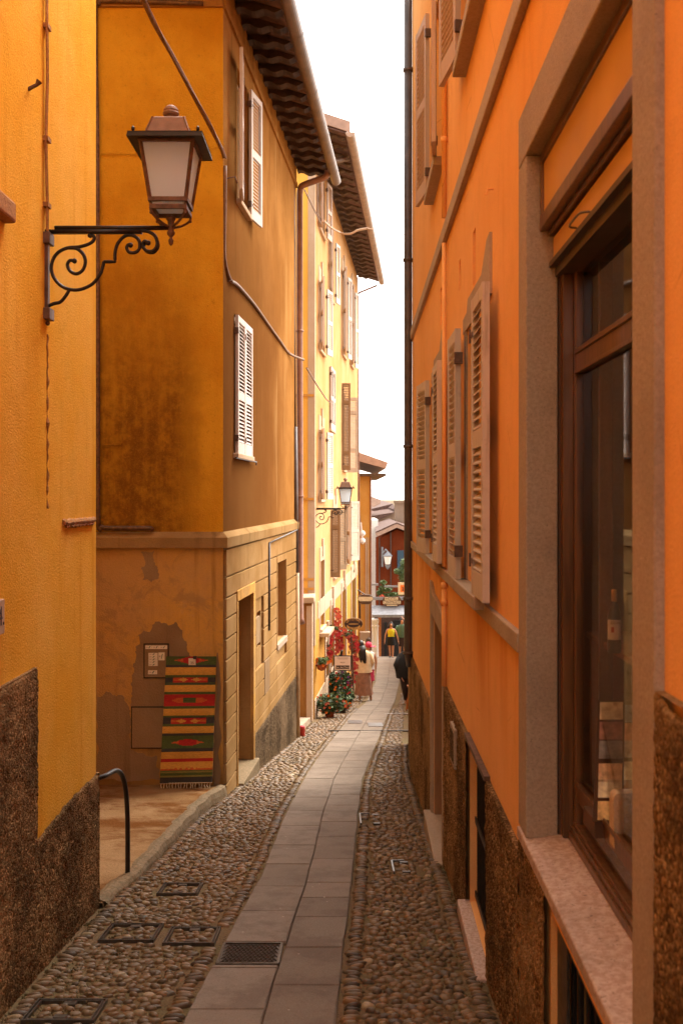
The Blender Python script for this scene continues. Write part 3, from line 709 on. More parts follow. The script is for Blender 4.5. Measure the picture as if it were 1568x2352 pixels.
# frame bars along the four edges and rims
for sx in (-1, 1):
    for sy in (-1, 1):
        ln.tube([(LX + sx * hb, LY + sy * hb, zb_), (LX + sx * ht, LY + sy * ht, zt_)], .011, 4)
for h_, z in ((ht, zt_), (hb, zb_), (hb * .93, Zt(1345))):
    for sy in (-1, 1):
        ln.box(LX - h_ - .008, LX + h_ + .008, LY + sy * h_ - .01, LY + sy * h_ + .01, z - .011, z + .011)
        ln.box(LX + sy * h_ - .01, LX + sy * h_ + .01, LY - h_ - .008, LY + h_ + .008, z - .0112, z + .0112)
ln.build('lantern_frame', 'iron_brown', lamp)
gg = MB(); frus(gg, hb * .97, zb_ + .004, ht * .97, zt_ - .004, cap=False)
gg.build('glass', 'milk', lamp)
gi = MB(); frus(gi, hb * .9, Zt(1335), hb * .92, zb_ - .012); gi.build('bottom_glass', 'milk', lamp)
rf = MB()
brz = Zt(925)
frus(rf, .125, brz + .006, .083, Zt(782))
frus(rf, .083, Zt(782), .070, Zt(772))
for sx in (-1, 1):
    for sy in (-1, 1):
        rf.tube([(LX + sx * .125, LY + sy * .125, brz), (LX + sx * .083, LY + sy * .083, Zt(780))], .006, 4)
rf.lathe([(.038, 0), (.034, .012), (.028, .018), (.026, .03), (.040, .036), (.044, .046), (.038, .056), (.040, .062), (.034, .075), (.018, .088), (.002, .092)], (LX, LY, Zt(778)), 16)
rf.build('lantern_roof', 'lamp_roof', lamp)
bm_ = MB()
hh = .197
for (a0, a1) in ((1, 0), ):
    pass
frus(bm_, hh, brz - .018, hh - .006, brz + .008, cap=False); frus(bm_, .13, brz - .016, .122, brz + .008, cap=False)
for zz in (brz - .016, brz + .008):
    for q in range(4):
        rot_ = Matrix.Rotation(q * math.pi / 2, 4, 'Z')
        pts = [Vector((-hh + .003, -hh + .003, 0)), Vector((hh - .003, -hh + .003, 0)), Vector((.125, -.125, .002)), Vector((-.125, -.125, .002))]
        bm_.add([(rot_ @ p) + Vector((LX, LY, zz)) for p in pts], [(0, 1, 2, 3)])
for sx in (-1, 1):
    for sy in (-1, 1): bm_.lathe([(.005, 0), (.004, .008), (.010, .015), (.009, .026), (.002, .034)], (LX + sx * .168, LY + sy * .168, brz + .008), 8)
bm_.build('brim', 'iron', lamp)
lg = MB()
for sx in (-1, 1):
    for sy in (-1, 1):
        p0 = Vector((LX + sx * hb * .95, LY + sy * hb * .95, Zt(1320)))
        lg.tube(smooth_pts([p0, p0 + Vector((0, 0, -.045)), Vector((LX + sx * .055, LY + sy * .055, Zt(1420))), Vector((LX + sx * .012, LY + sy * .012, Zt(1448)))]), .007, 6)
        lg.ball(p0 + Vector((0, 0, -.052)), .010, 6)
lg.lathe([(.002, 0), (.012, .012), (.014, .03), (.006, .042), (.008, .046), (.020, .06), (.023, .072), (.016, .078), (.018, .13), (.026, .142), (.024, .152), (.01, .16)], (LX, LY, Zt(1566)), 12)
lg.build('stem', 'iron_brown', lamp, smooth=True)

# ================================================================== SHUTTERS
def shutter(parent, hinge, ang, w_, h_, mat, rails=(0.52,), t_=.035, label=None, key={}):
    k = (round(w_, 2), round(h_, 2), mat, rails)
    if k not in key:
        s_ = MB(); st = .055
        s_.box(0, st, -t_, 0, 0, h_); s_.box(w_ - st, w_, -t_, 0, 0, h_)
        zs = [0.0] + [h_ * r_ for r_ in rails] + [h_]
        s_.box(st, w_ - st, -t_ + .002, -.002, 0, .13); s_.box(st, w_ - st, -t_ + .002, -.002, h_ - .07, h_)
        spans = []
        lo = .13
        for r_ in rails: s_.box(st, w_ - st, -t_ + .002, -.002, h_ * r_ - .045, h_ * r_ + .045); spans.append((lo, h_ * r_ - .045)); lo = h_ * r_ + .045
        spans.append((lo, h_ - .07))
        for a, b2 in spans:
            n_ = max(3, int((b2 - a) / .042)); dz = (b2 - a) / n_
            for i in range(n_):
                z = a + dz * (i + .5)
                s_.add([(st - .003, -.031, z - .017), (w_ - st + .003, -.031, z - .017), (w_ - st + .003, -.004, z + .012), (st - .003, -.004, z + .012),
                        (st - .003, -.031, z - .010), (w_ - st + .003, -.031, z - .010), (w_ - st + .003, -.004, z + .019), (st - .003, -.004, z + .019)],
                       [(0, 1, 2, 3), (7, 6, 5, 4), (0, 4, 5, 1), (2, 6, 7, 3)])
        for z in (.16, h_ - .2):   # hinge straps
            s_.box(-.03, .07, -t_ - .003, -t_ - .0005, z, z + .028, mi=1); s_.box(-.035, -.008, -t_ - .008, .008, z - .02, z + .05, mi=1)
        me_ = s_.build('shutter', [mat, 'iron_brown'])
        key[k] = me_.data; bpy.data.objects.remove(me_)
    o = bpy.data.objects.new('shutter', key[k]); col.objects.link(o)
    o.location = hinge; o.rotation_euler = (0, 0, R(ang)); attach(o, parent)
    if label: o['label'] = label
    return o

# ================================================================== ORANGE HOUSE (right)
oh = thing('orange_house', (0.72, 4.0, gz(4)), 'long orange plastered house along the right side of the lane', 'house')
SH0, SH1 = 2.356, 3.85      # shop window opening
W1, W2 = (5.22, 6.12), (8.0, 8.85)
holes = [(2.30, 3.95, .40, 3.20, .09), (W1[0], W1[1], 1.24, 2.74, .16), (W2[0], W2[1], 1.24, 2.74, .16),
         (W1[0], W1[1], 4.45, 6.0, .16), (W2[0], W2[1], 4.45, 6.0, .16),
         (7.72, 8.85, -1.6, .72, .18), (5.07, 6.0, -.69, .30, .13), (2.5, 3.47, -1.4, .30, .14),
         (5.72, 5.85, 2.98, 3.30, .05), (6.55, 6.66, 3.12, 3.32, .05), (7.95, 8.2, 3.15, 3.45, .06)]
b_ = MB(); b_.wall(TR, -3, 12.5, -3, 8.05, holes, 0, 0)
b_.quad(TR(12.5, 0, -3), TR(12.5, 5, -3), TR(12.5, 5, 8.05), TR(12.5, 0, 8.05)); b_.quad(TR(-3, 0, 8.05), TR(12.5, 0, 8.05), TR(12.5, 5, 8.6), TR(-3, 5, 8.6))
b_.quad(TR(-3, 5, -3), TR(12.5, 5, -3), TR(12.5, 5, 8.6), TR(-3, 5, 8.6)); b_.quad(TR(-3, 0, -3), TR(-3, 5, -3), TR(-3, 5, 8.6), TR(-3, 0, 8.05))
for (y0, y1, z0, z1, d_) in holes[8:]: b_.quad(TR(y0, d_, z0), TR(y1, d_, z0), TR(y1, d_, z1), TR(y0, d_, z1))
b_.build('wall', 'orange', oh)
# string courses
for z0, z1, y0, y1, pr_ in ((3.69, 3.80, -2, 12.5, .035), (1.115, 1.195, 4.035, 12.5, .03)):
    s_ = MB(); s_.box(y0, y1, -pr_, .0, z0, z1, TR); s_.build('string_course', 'string', oh, bevel=.006)
# plinth sections
def gb(a): return gz(a) - .15
pm = MB()
rough_patch(TR, 4.03, 5.07, gb, lambda a: .30, -.022, .014, .010, pm, 1)
rough_patch(TR, 5.07, 6.0, gb, lambda a: -.70, -.022, .014, .010, pm, 2)
rough_patch(TR, 6.0, 7.66, gb, lambda a: .30, -.022, .014, .010, pm, 4)
rough_patch(TR, 8.9, 12.5, gb, lambda a: -.14 - .03 * (a - 8.9), -.022, .03, .010, pm, 5)
rough_patch(TR, 3.47, 4.03, gb, lambda a: .37, -.022, .011, .009, pm, 6)
rough_patch(TR, 1.6, 2.18, gb, lambda a: 1.31 + .02 * math.sin(a * 9), -.022, .011, .005, pm, 8)
rough_patch(TR, 2.18, 2.5, gb, lambda a: .37, -.022, .014, .009, pm, 8)
rough_patch(lambda a, d, z: (float(np.interp(a, [12.5, 16.2], [.87, 1.09])) + d + .022, a, z), 12.5, 16.2, gb, lambda a: -.25, -.022, .04, .01, pm, 12)
pm.build('plinth', 'rough', oh, smooth=True)
s_ = MB(); s_.box(12.5, 16.2, 0, 1.2, -3, -.27, lambda a, d, z: (float(np.interp(a, [12.5, 16.2], [.89, 1.11])) + d, a, z)); s_.build('low_wall', 'rough', oh)
# windows with shutters
def owin(y0, y1, z0, z1, sill=True, angs=(90, -90), w_=.46, mat='shut_tan', surround=True):
    f = MB(); f.box(y0, y1, .12, .15, z0, z1, TR, 1)
    for a, c in ((y0, y0 + .05), (y1 - .05, y1), ((y0 + y1) / 2 - .03, (y0 + y1) / 2 + .03)): f.box(a, c, .095, .125, z0, z1, TR)
    f.box(y0 + .05, y1 - .05, .097, .125, z1 - .05, z1, TR); f.box(y0 + .05, y1 - .05, .097, .125, z0, z0 + .06, TR)
    wd = f.build('window', ['brown_and_shade', 'dark_glass'], oh)
    if surround:
        q = MB(); T_ = TR
        q.box(y1 + .001, y1 + .11, -.012, .004, z0, z1 + .05, T_); q.box(y0 - .11, y0 - .001, -.012, .004, z0, z1 + .05, T_)
        # jagged stone lintel
        q.prism([T_(y0 - .22, -.014, z1 + .03), T_(y1 + .16, -.014, z1 + .03), T_(y1 + .16, -.014, z1 + .12), T_(y1 - .05, -.014, z1 + .13), T_(y1 - .12, -.014, z1 + .20), T_(y0 + .12, -.014, z1 + .20), T_(y0 - .10, -.014, z1 + .33), T_(y0 - .22, -.014, z1 + .34)], (.02, 0, 0))
        q.build('window_surround', 'string', wd)
    if sill:
        q = MB(); q.box(y0 - .12, y1 + .12, -.085, .10, z0 - .075, z0 - .002, TR); q.build('sill', 'string', wd, bevel=.008)
    h_ = z1 - z0 + .04
    X0 = TR(y1, -.08, 0)[0]
    shutter(wd, (X0, y1 - .02, z0), angs[0], w_, h_, mat)
    X0 = TR(y0, -.044, 0)[0]
    # near leaf is mirrored in plan: hinge on its far side
    shutter(wd, (X0, y0 + .02, z0), angs[1], w_, h_, mat)
    return wd
owin(W1[0], W1[1], 1.24, 2.74, angs=(89.6, -91), w_=.48)
owin(W2[0], W2[1], 1.24, 2.74, angs=(95, -91), w_=.50)
for (a, c) in (W1, W2): owin(a, c, 4.45, 6.0, angs=(97, -96), w_=.46, mat='shut_pink', surround=False)
# door
d_ = MB(); d_.box(7.72, 8.85, .14, .17, -1.5, .72, TR); d_.box(7.80, 8.25, .125, .142, -.9, .60, TR); d_.box(8.32, 8.77, .125, .142, -.9, .60, TR)
dd = d_.build('door', 'door_wood', oh)
q = MB(); q.box(8.80, 8.848, .002, .139, -1.5, .718, TR); q.build('jamb_lining', 'door_wood', dd)
q = MB(); q.box(8.86, 8.98, -.03, .01, gz(9) - .1, .80, TR); q.box(7.60, 7.71, -.03, .01, gz(7.6) - .1, .66, TR)
q.prism([TR(7.60, -.032, .66), TR(8.98, -.032, .73), TR(8.98, -.032, .98), TR(8.7, -.032, .90), TR(7.95, -.032, .86), TR(7.60, -.032, .80)], (.04, 0, 0))
q.build('door_surround', 'grey_stone', dd, bevel=.004)
q = MB(); q.box(7.62, 8.95, -.09, .10, gz(8.3) - .15, gz(8.3) + .10, TR); q.build('step', 'grey_stone', dd, bevel=.01)
# barred openings
def grille(y0, y1, z0, z1, depth, n_, sill):
    q = MB(); q.box(y0, y1, depth - .012, depth + .01, z0 - .2, z1 + .02, TR); wd = q.build('cellar_window', 'black', oh)
    q = MB()
    for k in range(n_):
        y = y0 + (y1 - y0) * (k + .5) / n_; q.tube([TR(y, .045, z0 + .01), TR(y, .045, z1 - .01)], .009, 6)
    for z in (z0 + .05, (z0 + z1) / 2, z1 - .05): q.box(y0 + .01, y1 - .01, .028, .036, z - .018, z + .018, TR)
    q.build('bars', 'iron', wd)
    if sill:
        q = MB(); q.box(y0 - .04, y1 + .04, -.075, .12, z0 - .09, z0 - .002, TR); q.build('sill', 'granite', wd, bevel=.01)
        q = MB(); q.box(y0 - .01, y1 + .01, -.034, -.003, z1, z1 + .025, TR); q.build('head', 'iron_brown', wd)
grille(5.07, 6.0, -.69, .30, .13, 9, True)
grille(2.5, 3.47, -1.0, .30, .14, 9, False)
q = MB(); q.box(3.30, 3.46, .02, .03, -1.0, .28, TR); q.build('vent_panel', 'cast', oh)
q = MB(); q.box(6.55, 6.82, -.045, -.018, -.05, .21, TR, 0); q.box(6.58, 6.79, -.05, -.044, -.02, .18, TR, 1); q.build('meter_flap', ['grey_stone', 'rough_dark'], oh, bevel=.004)
q = MB(); q.box(9.0, 9.16, -.02, -.001, .70, .98, TR); q.build('wall_tile', 'marble', oh)
# pipes
def pipe(name, pts, r_, mat, parent, clamps=(), axis='z'):
    q = MB(); q.tube(pts, r_, 12)
    for c in clamps:
        c = Vector(c); q.lathe([(r_ * 1.02, -.022), (r_ * 1.28, -.018), (r_ * 1.28, .018), (r_ * 1.02, .022)], c, 12)
        q.box(c.x, c.x + r_ * 1.9, c.y - .01, c.y + .01, c.z - .012, c.z + .012)
    return q.build(name, mat, parent, smooth=True)
XP = (937 - 784) / F * 12.35
zc = lambda py, Y: CAMZ - (py - 1140) / F * Y
pipe('downpipe', [(XP, 12.35, 8.05), (XP, 12.35, 3), (XP, 12.35, zc(1500, 12.35)), (XP + .03, 12.4, zc(1530, 12.35))], .05, 'black_pipe', oh, [(XP, 12.35, zc(p, 12.35)) for p in (160, 597, 1025, 1375, 1500)])
Xo = TR(7.5, -.028, 0)[0]
pipe('orange_pipe', [(Xo, 7.5, 8.05), (Xo, 7.5, 3.85)], .02, 'orange', oh, [(Xo, 7.5, zc(320, 7.5))])
pipe('orange_pipe', [(Xo, 7.5, 3.66), (Xo, 7.5, 1.22)], .016, 'orange', oh)
pipe('orange_pipe', [(Xo, 7.5, 1.1), (Xo, 7.5, .32)], .02, 'orange', oh, [(Xo, 7.5, zc(1385, 7.5)), (Xo, 7.5, zc(1345, 7.5))])
q = MB(); q.tube([TR(4.95, 0, 3.28) , TR(4.95, -.03, 3.28), TR(4.95, -.04, 3.25)], .006, 6); q.build('wall_hook', 'orange', oh)
# ---- shop window
q = MB(); q.box(SH1, 4.03, -.024, .10, .425, 3.07, TR); q.build('stone_jamb', 'grey_stone', oh, bevel=.006)
q = MB(); q.box(2.18, SH0, -.024, .10, -1.0, 3.07, TR); q.build('stone_jamb', 'grey_stone', oh, bevel=.006)
q = MB(); q.box(2.18, 4.03, -.0245, .10, 3.071, 3.272, TR); q.build('lintel', 'grey_stone', oh, bevel=.006)
q = MB()
q.add([TR(SH0 + .002, -.032, .375), TR(4.02, -.032, .375), TR(4.02, -.032, .422), TR(SH0 + .002, -.032, .422), TR(SH0 + .002, .15, .375), TR(3.849, .15, .375), TR(3.849, .15, .445), TR(SH0 + .002, .15, .445)],
      [(0, 1, 2, 3), (3, 2, 6, 7), (0, 4, 5, 1), (1, 5, 6, 2), (0, 3, 7, 4)])
q.build('shop_sill', 'granite', oh, bevel=.006)
sw = MB()   # wooden shop front
sw.box(3.80, 3.848, .11, .15, .445, 2.66, TR); sw.box(3.76, 3.80, .149, .18, .445, 2.66, TR)
sw.box(SH0, SH0 + .05, .11, .15, .445, 2.66, TR)
sw.box(SH0 + .05, 3.76, .150, .19, 2.215, 2.30, TR); sw.box(SH0 + .05, 3.76, .142, .152, 2.285, 2.305, TR); sw.box(SH0 + .05, 3.76, .142, .152, 2.21, 2.225, TR)
sw.box(SH0 + .05, 3.80, .145, .19, .445, .51, TR); sw.box(SH0 + .05, 3.80, .128, .146, .446, .475, TR); sw.box(SH0 + .05, 3.80, .136, .146, .476, .495, TR)
sw.box(SH0 + .05, 3.76, .152, .20, .60, .665, TR); sw.box(SH0 + .05, 3.76, .145, .153, .655, .675, TR)
sw.box(3.60, 3.62, .20, .25, .66, 2.6, TR); sw.box(3.66, 3.72, .23, .26, .66, 2.6, TR)
shop = sw.build('shop_window', 'varnish', oh, bevel=.003)
q = MB(); q.box(SH0 + .05, 3.80, .165, .171, .51, 2.66, TR); q.build('glass', 'glass', shop)
q = MB(); q.box(SH0 + .05, 3.80, .19, .195, .50, .62, TR); q.box(3.851, 3.89, .103, .2, .40, 2.9, TR); q.build('dark_panel', 'dark_int', shop)
q = MB(); q.box(SH0, SH1, .040, .075, 2.83, 3.03, TR); q.build('fascia_panel', 'ochre_board', shop, bevel=.002)
q = MB(); q.box(SH0, SH1, .028, .09, 2.775, 2.83, TR); q.box(SH0, SH1, .03, .09, 3.03, 3.068, TR); q.box(3.82, SH1, .03, .042, 2.83, 3.03, TR); q.box(SH0, SH1, .062, .1, 2.755, 2.775, TR); q.build('fascia_moulding', 'varnish', shop, bevel=.004)
q = MB(); q.box(SH0, SH1 - .02, .078, .095, 2.655, 2.745, TR); q.build('blind_box', 'ochre_board', shop, bevel=.002)
q = MB(); q.box(SH0, SH1 + .0, .066, .10, 2.635, 2.655, TR); q.box(SH0, SH1, .09, .2, 2.60, 2.64, TR); q.box(SH0, SH1, .095, .2, 2.745, 2.8, TR); q.build('blind_rail', 'black_pipe', shop)
q = MB(); q.tube(smooth_pts([Vector(TR(y, dd_, 2.672)) for y, dd_ in ((3.42, .08), (3.40, .05), (3.33, .045), (3.24, .05), (3.22, .08))]), .004, 6); q.build('handle', 'steel', shop, smooth=True)
# shop interior
q = MB()
q.quad(TR(2.2, 1.5, .2), TR(5.0, 1.5, .2), TR(5.0, 1.5, 3.2), TR(2.2, 1.5, 3.2)); q.quad(TR(4.95, .2, .2), TR(4.95, 1.5, .2), TR(4.95, 1.5, 3.2), TR(4.95, .2, 3.2))
q.quad(TR(2.2, .2, 3.2), TR(5, .2, 3.2), TR(5, 1.5, 3.2), TR(2.2, 1.5, 3.2)); q.quad(TR(2.2, .2, .3), TR(2.2, 1.5, .3), TR(2.2, 1.5, 3.2), TR(2.2, .2, 3.2))
q.quad(TR(2.2, .2, .60), TR(5, .2, .60), TR(5, 1.5, .60), TR(2.2, 1.5, .60)); q.quad(TR(3.86, .2, .3), TR(5, .2, .3), TR(5, .2, 3.2), TR(3.86, .2, 3.2))
q.build('shop_interior', 'brown_int', oh)
sf = thing('shop_shelf', TR(3.4, .3, 1.2), 'dark shelf carrying the bottle inside the shop window', 'shelf')
q = MB(); q.box(2.9, 3.9, .215, .48, 1.20, 1.222, TR); q.build('shelf_board', 'brown_int', sf, bevel=.002)
for y in (3.05, 3.80): q = MB(); q.box(y, y + .02, .215, .48, .60, 1.20, TR); q.build('side_panel', 'brown_int', sf)
# bottle
bx, by = (1410 - 784) / F * 3.36, 3.36
bo = thing('liquor_bottle', (bx, by, 1.222), 'dark liquor bottle with cream label on the shelf in the shop window', 'bottle')
q = MB(); q.lathe([(.021, 0), (.023, .005), (.023, .115), (.021, .135), (.013, .155), (.009, .168), (.0085, .185)], (bx, by, 1.223), 20); q.build('bottle_glass', 'bottle', bo, smooth=True)
q = MB(); q.lathe([(.0095, 0), (.0095, .035), (.008, .04)], (bx, by, 1.395), 14); q.build('cap', 'gold', bo, smooth=True)
lb = MB(); vs_ = []; A0, A1 = R(195), R(325)
for k in range(13):
    a = A0 + (A1 - A0) * k / 12
    for z in (.045, .112): vs_.append((bx + .0236 * math.cos(a), by + .0236 * math.sin(a), 1.223 + z))
lb.add(vs_, [(2 * k, 2 * k + 2, 2 * k + 3, 2 * k + 1) for k in range(12)])
lbo = lb.build('bottle_label', 'paper', bo)
text('ESON', .013, (bx - .002, by - .0242, 1.223 + .102), FRONT, 'ink', lbo, 'lettering', .0004)
q = MB(); q.box(bx - .016, bx - .007, by - .0232, by - .0205, 1.293, 1.311); q.build('emblem', 'red_paint', lbo)
# postcard rack
px0 = (1364 - 784) / F * 3.35
pk = thing('postcard_stand', (px0 + .08, 3.4, .6), 'tilted stand of postcards behind the shop glass', 'postcard stand')
q = MB(); q.add([(px0 - .01, 3.33, .66), (px0 + .20, 3.33, .66), (px0 + .24, 3.47, 1.04), (px0 + .045, 3.47, 1.04)], [(0, 1, 2, 3)]); q.box(px0, px0 + .16, 3.34, 3.5, .602, .66); q.build('backboard', 'dark_int', pk)
cols_ = [(0.80, .55, .25), (.30, .27, .25), (.42, .34, .32), (.80, .42, .14), (.78, .50, .28), (.85, .66, .42), (.22, .25, .36), (.88, .70, .48), (.35, .17, .12), (.55, .26, .18)]
rc = random.Random(5); ci = 0
for r_ in range(6):
    for c_ in range(3):
        t0 = (r_ + .04) / 6; t1 = (r_ + .94) / 6
        def PT(u, t_): return (px0 + .004 + u * .19 + .045 * t_ * 1.0, 3.322 + .14 * t_ - .003 * c_, .665 + .372 * t_)
        u0, u1 = [(0, .42), (.45, .72), (.74, 1.0)][c_]; j = rc.uniform(-.02, .02)
        cm = simple('postcard_print', cols_[ci % 10], .5, var=.5, scale=40); ci += 3 if c_ else 1
        q = MB(); q.prism([PT(u0, t0 + j), PT(u1, t0 + j), PT(u1, t1 + j), PT(u0, t1 + j)], (0, -.002, 0)); q.build('postcard', cm, pk)
cx_ = (1440 - 784) / F * 3.22
cs = MB()
pts = []
for (sx, sz, a0) in ((1, 1, 0), (-1, 1, 90), (-1, -1, 180), (1, -1, 270)):
    for k in range(5):
        a = R(a0 + k * 22.5); pts.append((cx_ + sx * .03 + .02 * math.cos(a), 3.2, .70 + sz * .075 + .02 * math.sin(a)))
cs.prism(pts, (0, .05, 0)); ob = cs.build('souvenir_box', 'trim', bevel=.002); tag(ob, 'small pale rounded box at the bottom corner of the shop display', 'box')

# ================================================================== OCHRE HOUSE (middle left)
oc = thing('ochre_house', (-1.29, 10.85, gz(10.85)), 'ochre corner house with stone string course, rusticated base and dark eaves', 'house')
CX = -1.289
b_ = MB(); b_.wall(TF, -4.4, CX, 1.19, 7.35); b_.build('front_wall', 'ochre', oc)
b_ = MB(); b_.wall(TF, -4.4, CX, -2.2, 1.19); b_.build('front_base_wall', 'ochre_low', oc)
UW, LW_ = (11.69, 12.34, 5.24, 6.80), (11.50, 12.50, 2.25, 3.86)
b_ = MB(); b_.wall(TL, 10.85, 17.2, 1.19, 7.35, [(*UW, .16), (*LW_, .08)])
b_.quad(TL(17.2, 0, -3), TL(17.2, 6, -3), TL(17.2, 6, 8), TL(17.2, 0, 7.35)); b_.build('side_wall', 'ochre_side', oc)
DR, NW = (11.55, 12.60, -2.2, .51), (14.75, 15.70, -.44, .76)
NI = (12.95, 13.4, -.25, .22)
b_ = MB(); b_.wall(TL, 10.85, 17.2, -2.6, 1.19, [(*DR, .30), (*NW, .22), (*NI, .05)])
b_.quad(TL(NI[0], .05, NI[2]), TL(NI[1], .05, NI[2]), TL(NI[1], .05, NI[3]), TL(NI[0], .05, NI[3]))
# rusticated courses
top = 1.18; z = .863; levels = [(.869, 1.17)]
zz = .857
while zz > -2.6: levels.append((zz - .215, zz)); zz -= .227
for (z0, z1) in levels:
    segs = [(10.88, 17.18)]
    for (a, c, lo, hi, *_) in (DR, NW, NI):
        mgn = .07
        new = []
        for (s0, s1) in segs:
            if z1 > lo - mgn and z0 < hi + mgn and s0 < a and s1 > c: new += [(s0, a - mgn), (c + mgn, s1)]
            else: new.append((s0, s1))
        segs = new
    for (s0, s1) in segs:
        if z1 < -1.28 and s0 > 12.6: continue
        if z1 < -1.28: s1 = min(s1, 11.5)
        # split by joints
        a = s0
        while a < s1 - .01:
            L_ = s1 - a if s1 - a < 1.6 else min(s1 - a, rs.uniform(2.2, 3.2))
            b_.box(a + .005, a + L_ - .005, -.032, .0, z0 + .005, z1 - .004, TL); a += L_
b_.build('block_wall', 'rust_low', oc, bevel=.004)
q = MB(); q.box(10.856, 10.856 + .001, 0, 0, 0, 0)
q = MB(); rough_patch(TL, 12.7, 17.18, lambda a: gz(a) - .15, lambda a: -1.30, -.036, .035, .012, q, 3); q.build('plinth', 'rough_dark', oc, smooth=True)
# doorway and its frame
q = MB(); q.box(DR[0], DR[1], .27, .30, -2.2, .51, TL); dr = q.build('door', 'door_wood', oc)
q = MB(); q.box(DR[0] - .065, DR[0] - .002, -.042, .0, gz(11.5) - .1, .53, TL); q.box(DR[1] + .002, DR[1] + .13, -.042, .0, gz(12.6) - .1, .53, TL); q.box(DR[0] - .06, DR[1] + .13, -.043, .0, .532, .66, TL); q.build('door_surround', 'ochre_low', dr, bevel=.006)
q = MB(); q.box(DR[0], DR[1] + .1, -.10, .25, gz(12) - .2, gz(12) + .10, TL); q.build('step', 'kerb', dr, bevel=.012)
q = MB(); q.box(NW[0], NW[1], .19, .22, NW[2], NW[3], TL, 1); q.box(NW[0], NW[0] + .05, .15, .19, NW[2], NW[3], TL); q.box(NW[1] - .05, NW[1], .15, .19, NW[2], NW[3], TL); q.box(NW[0] + .05, NW[1] - .05, .152, .19, NW[3] - .05, NW[3], TL)
nw = q.build('window', ['brown_and_shade', 'brown_int'], oc)
q = MB(); q.box(NW[0] - .05, NW[1] + .05, -.05, .15, NW[2] - .10, NW[2] - .005, TL); q.build('sill', 'grey_stone', nw, bevel=.01)
q = MB(); q.box(NW[0] - .07, NW[0] - .003, -.036, 0, NW[2], NW[3] + .1, TL); q.box(NW[1] + .003, NW[1] + .07, -.036, 0, NW[2], NW[3] + .1, TL); q.box(NW[0], NW[1], -.0365, 0, NW[3] + .003, NW[3] + .1, TL); q.build('window_surround', 'rust_low', nw)
q = MB(); q.box(13.52, 13.95, -.040, -.003, -.95, -.50, TL); q.build('meter_flap', 'bare', oc, bevel=.004)
q = MB(); q.box(13.0, 13.35, -.003, .045, -.2, .15, TL); q.build('niche_panel', 'bare', oc)
# string course wraps the corner
q = MB()
prof_ = [(-.002, 1.19), (.055, 1.19), (.060, 1.30), (.048, 1.315), (-.002, 1.365)]
for (d0, z0), (d1, z1) in zip(prof_, prof_[1:]):
    q.quad((-4.4, 10.85 - d0, z0), (CX + d0 * .92, 10.85 - d0, z0), (CX + d1 * .92, 10.85 - d1, z1), (-4.4, 10.85 - d1, z1))
    q.quad((CX + d0 * .92, 10.85 - d0, z0), TL(17.22, -d0, z0), TL(17.22, -d1, z1), (CX + d1 * .92, 10.85 - d1, z1))
q.build('string_course', 'moulding', oc)
# frieze under the eaves
q = MB(); q.box(10.85, 17.2, -.03, .0, 7.08, 7.16, TL); q.box(10.85, 17.2, -.012, .0, 7.16, 7.5, TL); q.box(-4.4, CX, -.03, 0, 7.08, 7.16, TF); q.build('frieze', 'ochre_side', oc)
# eaves
def rafters(T, y0, y1, n_, z, reach, mat_, parent, wave, w_=.10, name='rafter'):
    for k in range(n_):
        q = MB(); y = y0 + (y1 - y0) * (k + .5) / n_; pts_t = []
        N_ = 12
        for i in range(N_ + 1):
            u = i / N_; d_ = .02 + (reach - .02) * u
            pts_t.append((d_, z - .05 * u - .09 + wave * math.sin(u * 2 * math.pi * 2) * (1 if u > .05 else 0) + .05 * max(0, u - .8) * 5))
        poly = [T(y - w_ / 2, -d_, zz_) for d_, zz_ in pts_t] + [T(y - w_ / 2, -reach, z + .0), T(y - w_ / 2, -.02, z + .05)]
        v = Vector(T(y + w_ / 2, 0, 0)) - Vector(T(y - w_ / 2, 0, 0)); q.prism(poly, v); q.build(name, mat_, parent)
def eave_tiles(T, y0, y1, z, reach, zslope, back, mat_, parent, pitch=.22, amp=.03, kinds='roof', thick=.035):
    q = MB(); n_ = int((y1 - y0) / (pitch / 6)); 
    for i in range(n_):
        ya, yb = y0 + (y1 - y0) * i / n_, y0 + (y1 - y0) * (i + 1) / n_
        ha, hb_ = amp * abs(math.sin(math.pi * ya / pitch)), amp * abs(math.sin(math.pi * yb / pitch))
        for dz in (0, thick):
            q.quad(T(ya, -reach, z - zslope * reach + ha + dz), T(yb, -reach, z - zslope * reach + hb_ + dz), T(yb, back, z + zslope * back + hb_ + dz), T(ya, back, z + zslope * back + ha + dz))
        q.quad(T(ya, -reach, z - zslope * reach + ha), T(yb, -reach, z - zslope * reach + hb_), T(yb, -reach, z - zslope * reach + hb_ + thick), T(ya, -reach, z - zslope * reach + ha + thick))
    q.quad(T(y0, -reach, z - zslope * reach), T(y0, back, z + zslope * back), T(y0, back, z + zslope * back + thick), T(y0, -reach, z - zslope * reach + thick))
    q.quad(T(y1, -reach, z - zslope * reach), T(y1, back, z + zslope * back), T(y1, back, z + zslope * back + thick), T(y1, -reach, z - zslope * reach + thick))
    return q.build(kinds, mat_, parent)
rof = eave_tiles(TL, 9.6, 17.55, 7.52, .60, .30, 3.4, 'tile_dark', oc)
rafters(TL, 9.7, 17.5, 19, 7.47, .56, 'beam', rof, .022, .16)
q = MB(); q.box(9.6, 17.55, -.56, .0, 7.455, 7.50, TL); q.build('soffit_boards', 'beam', rof)
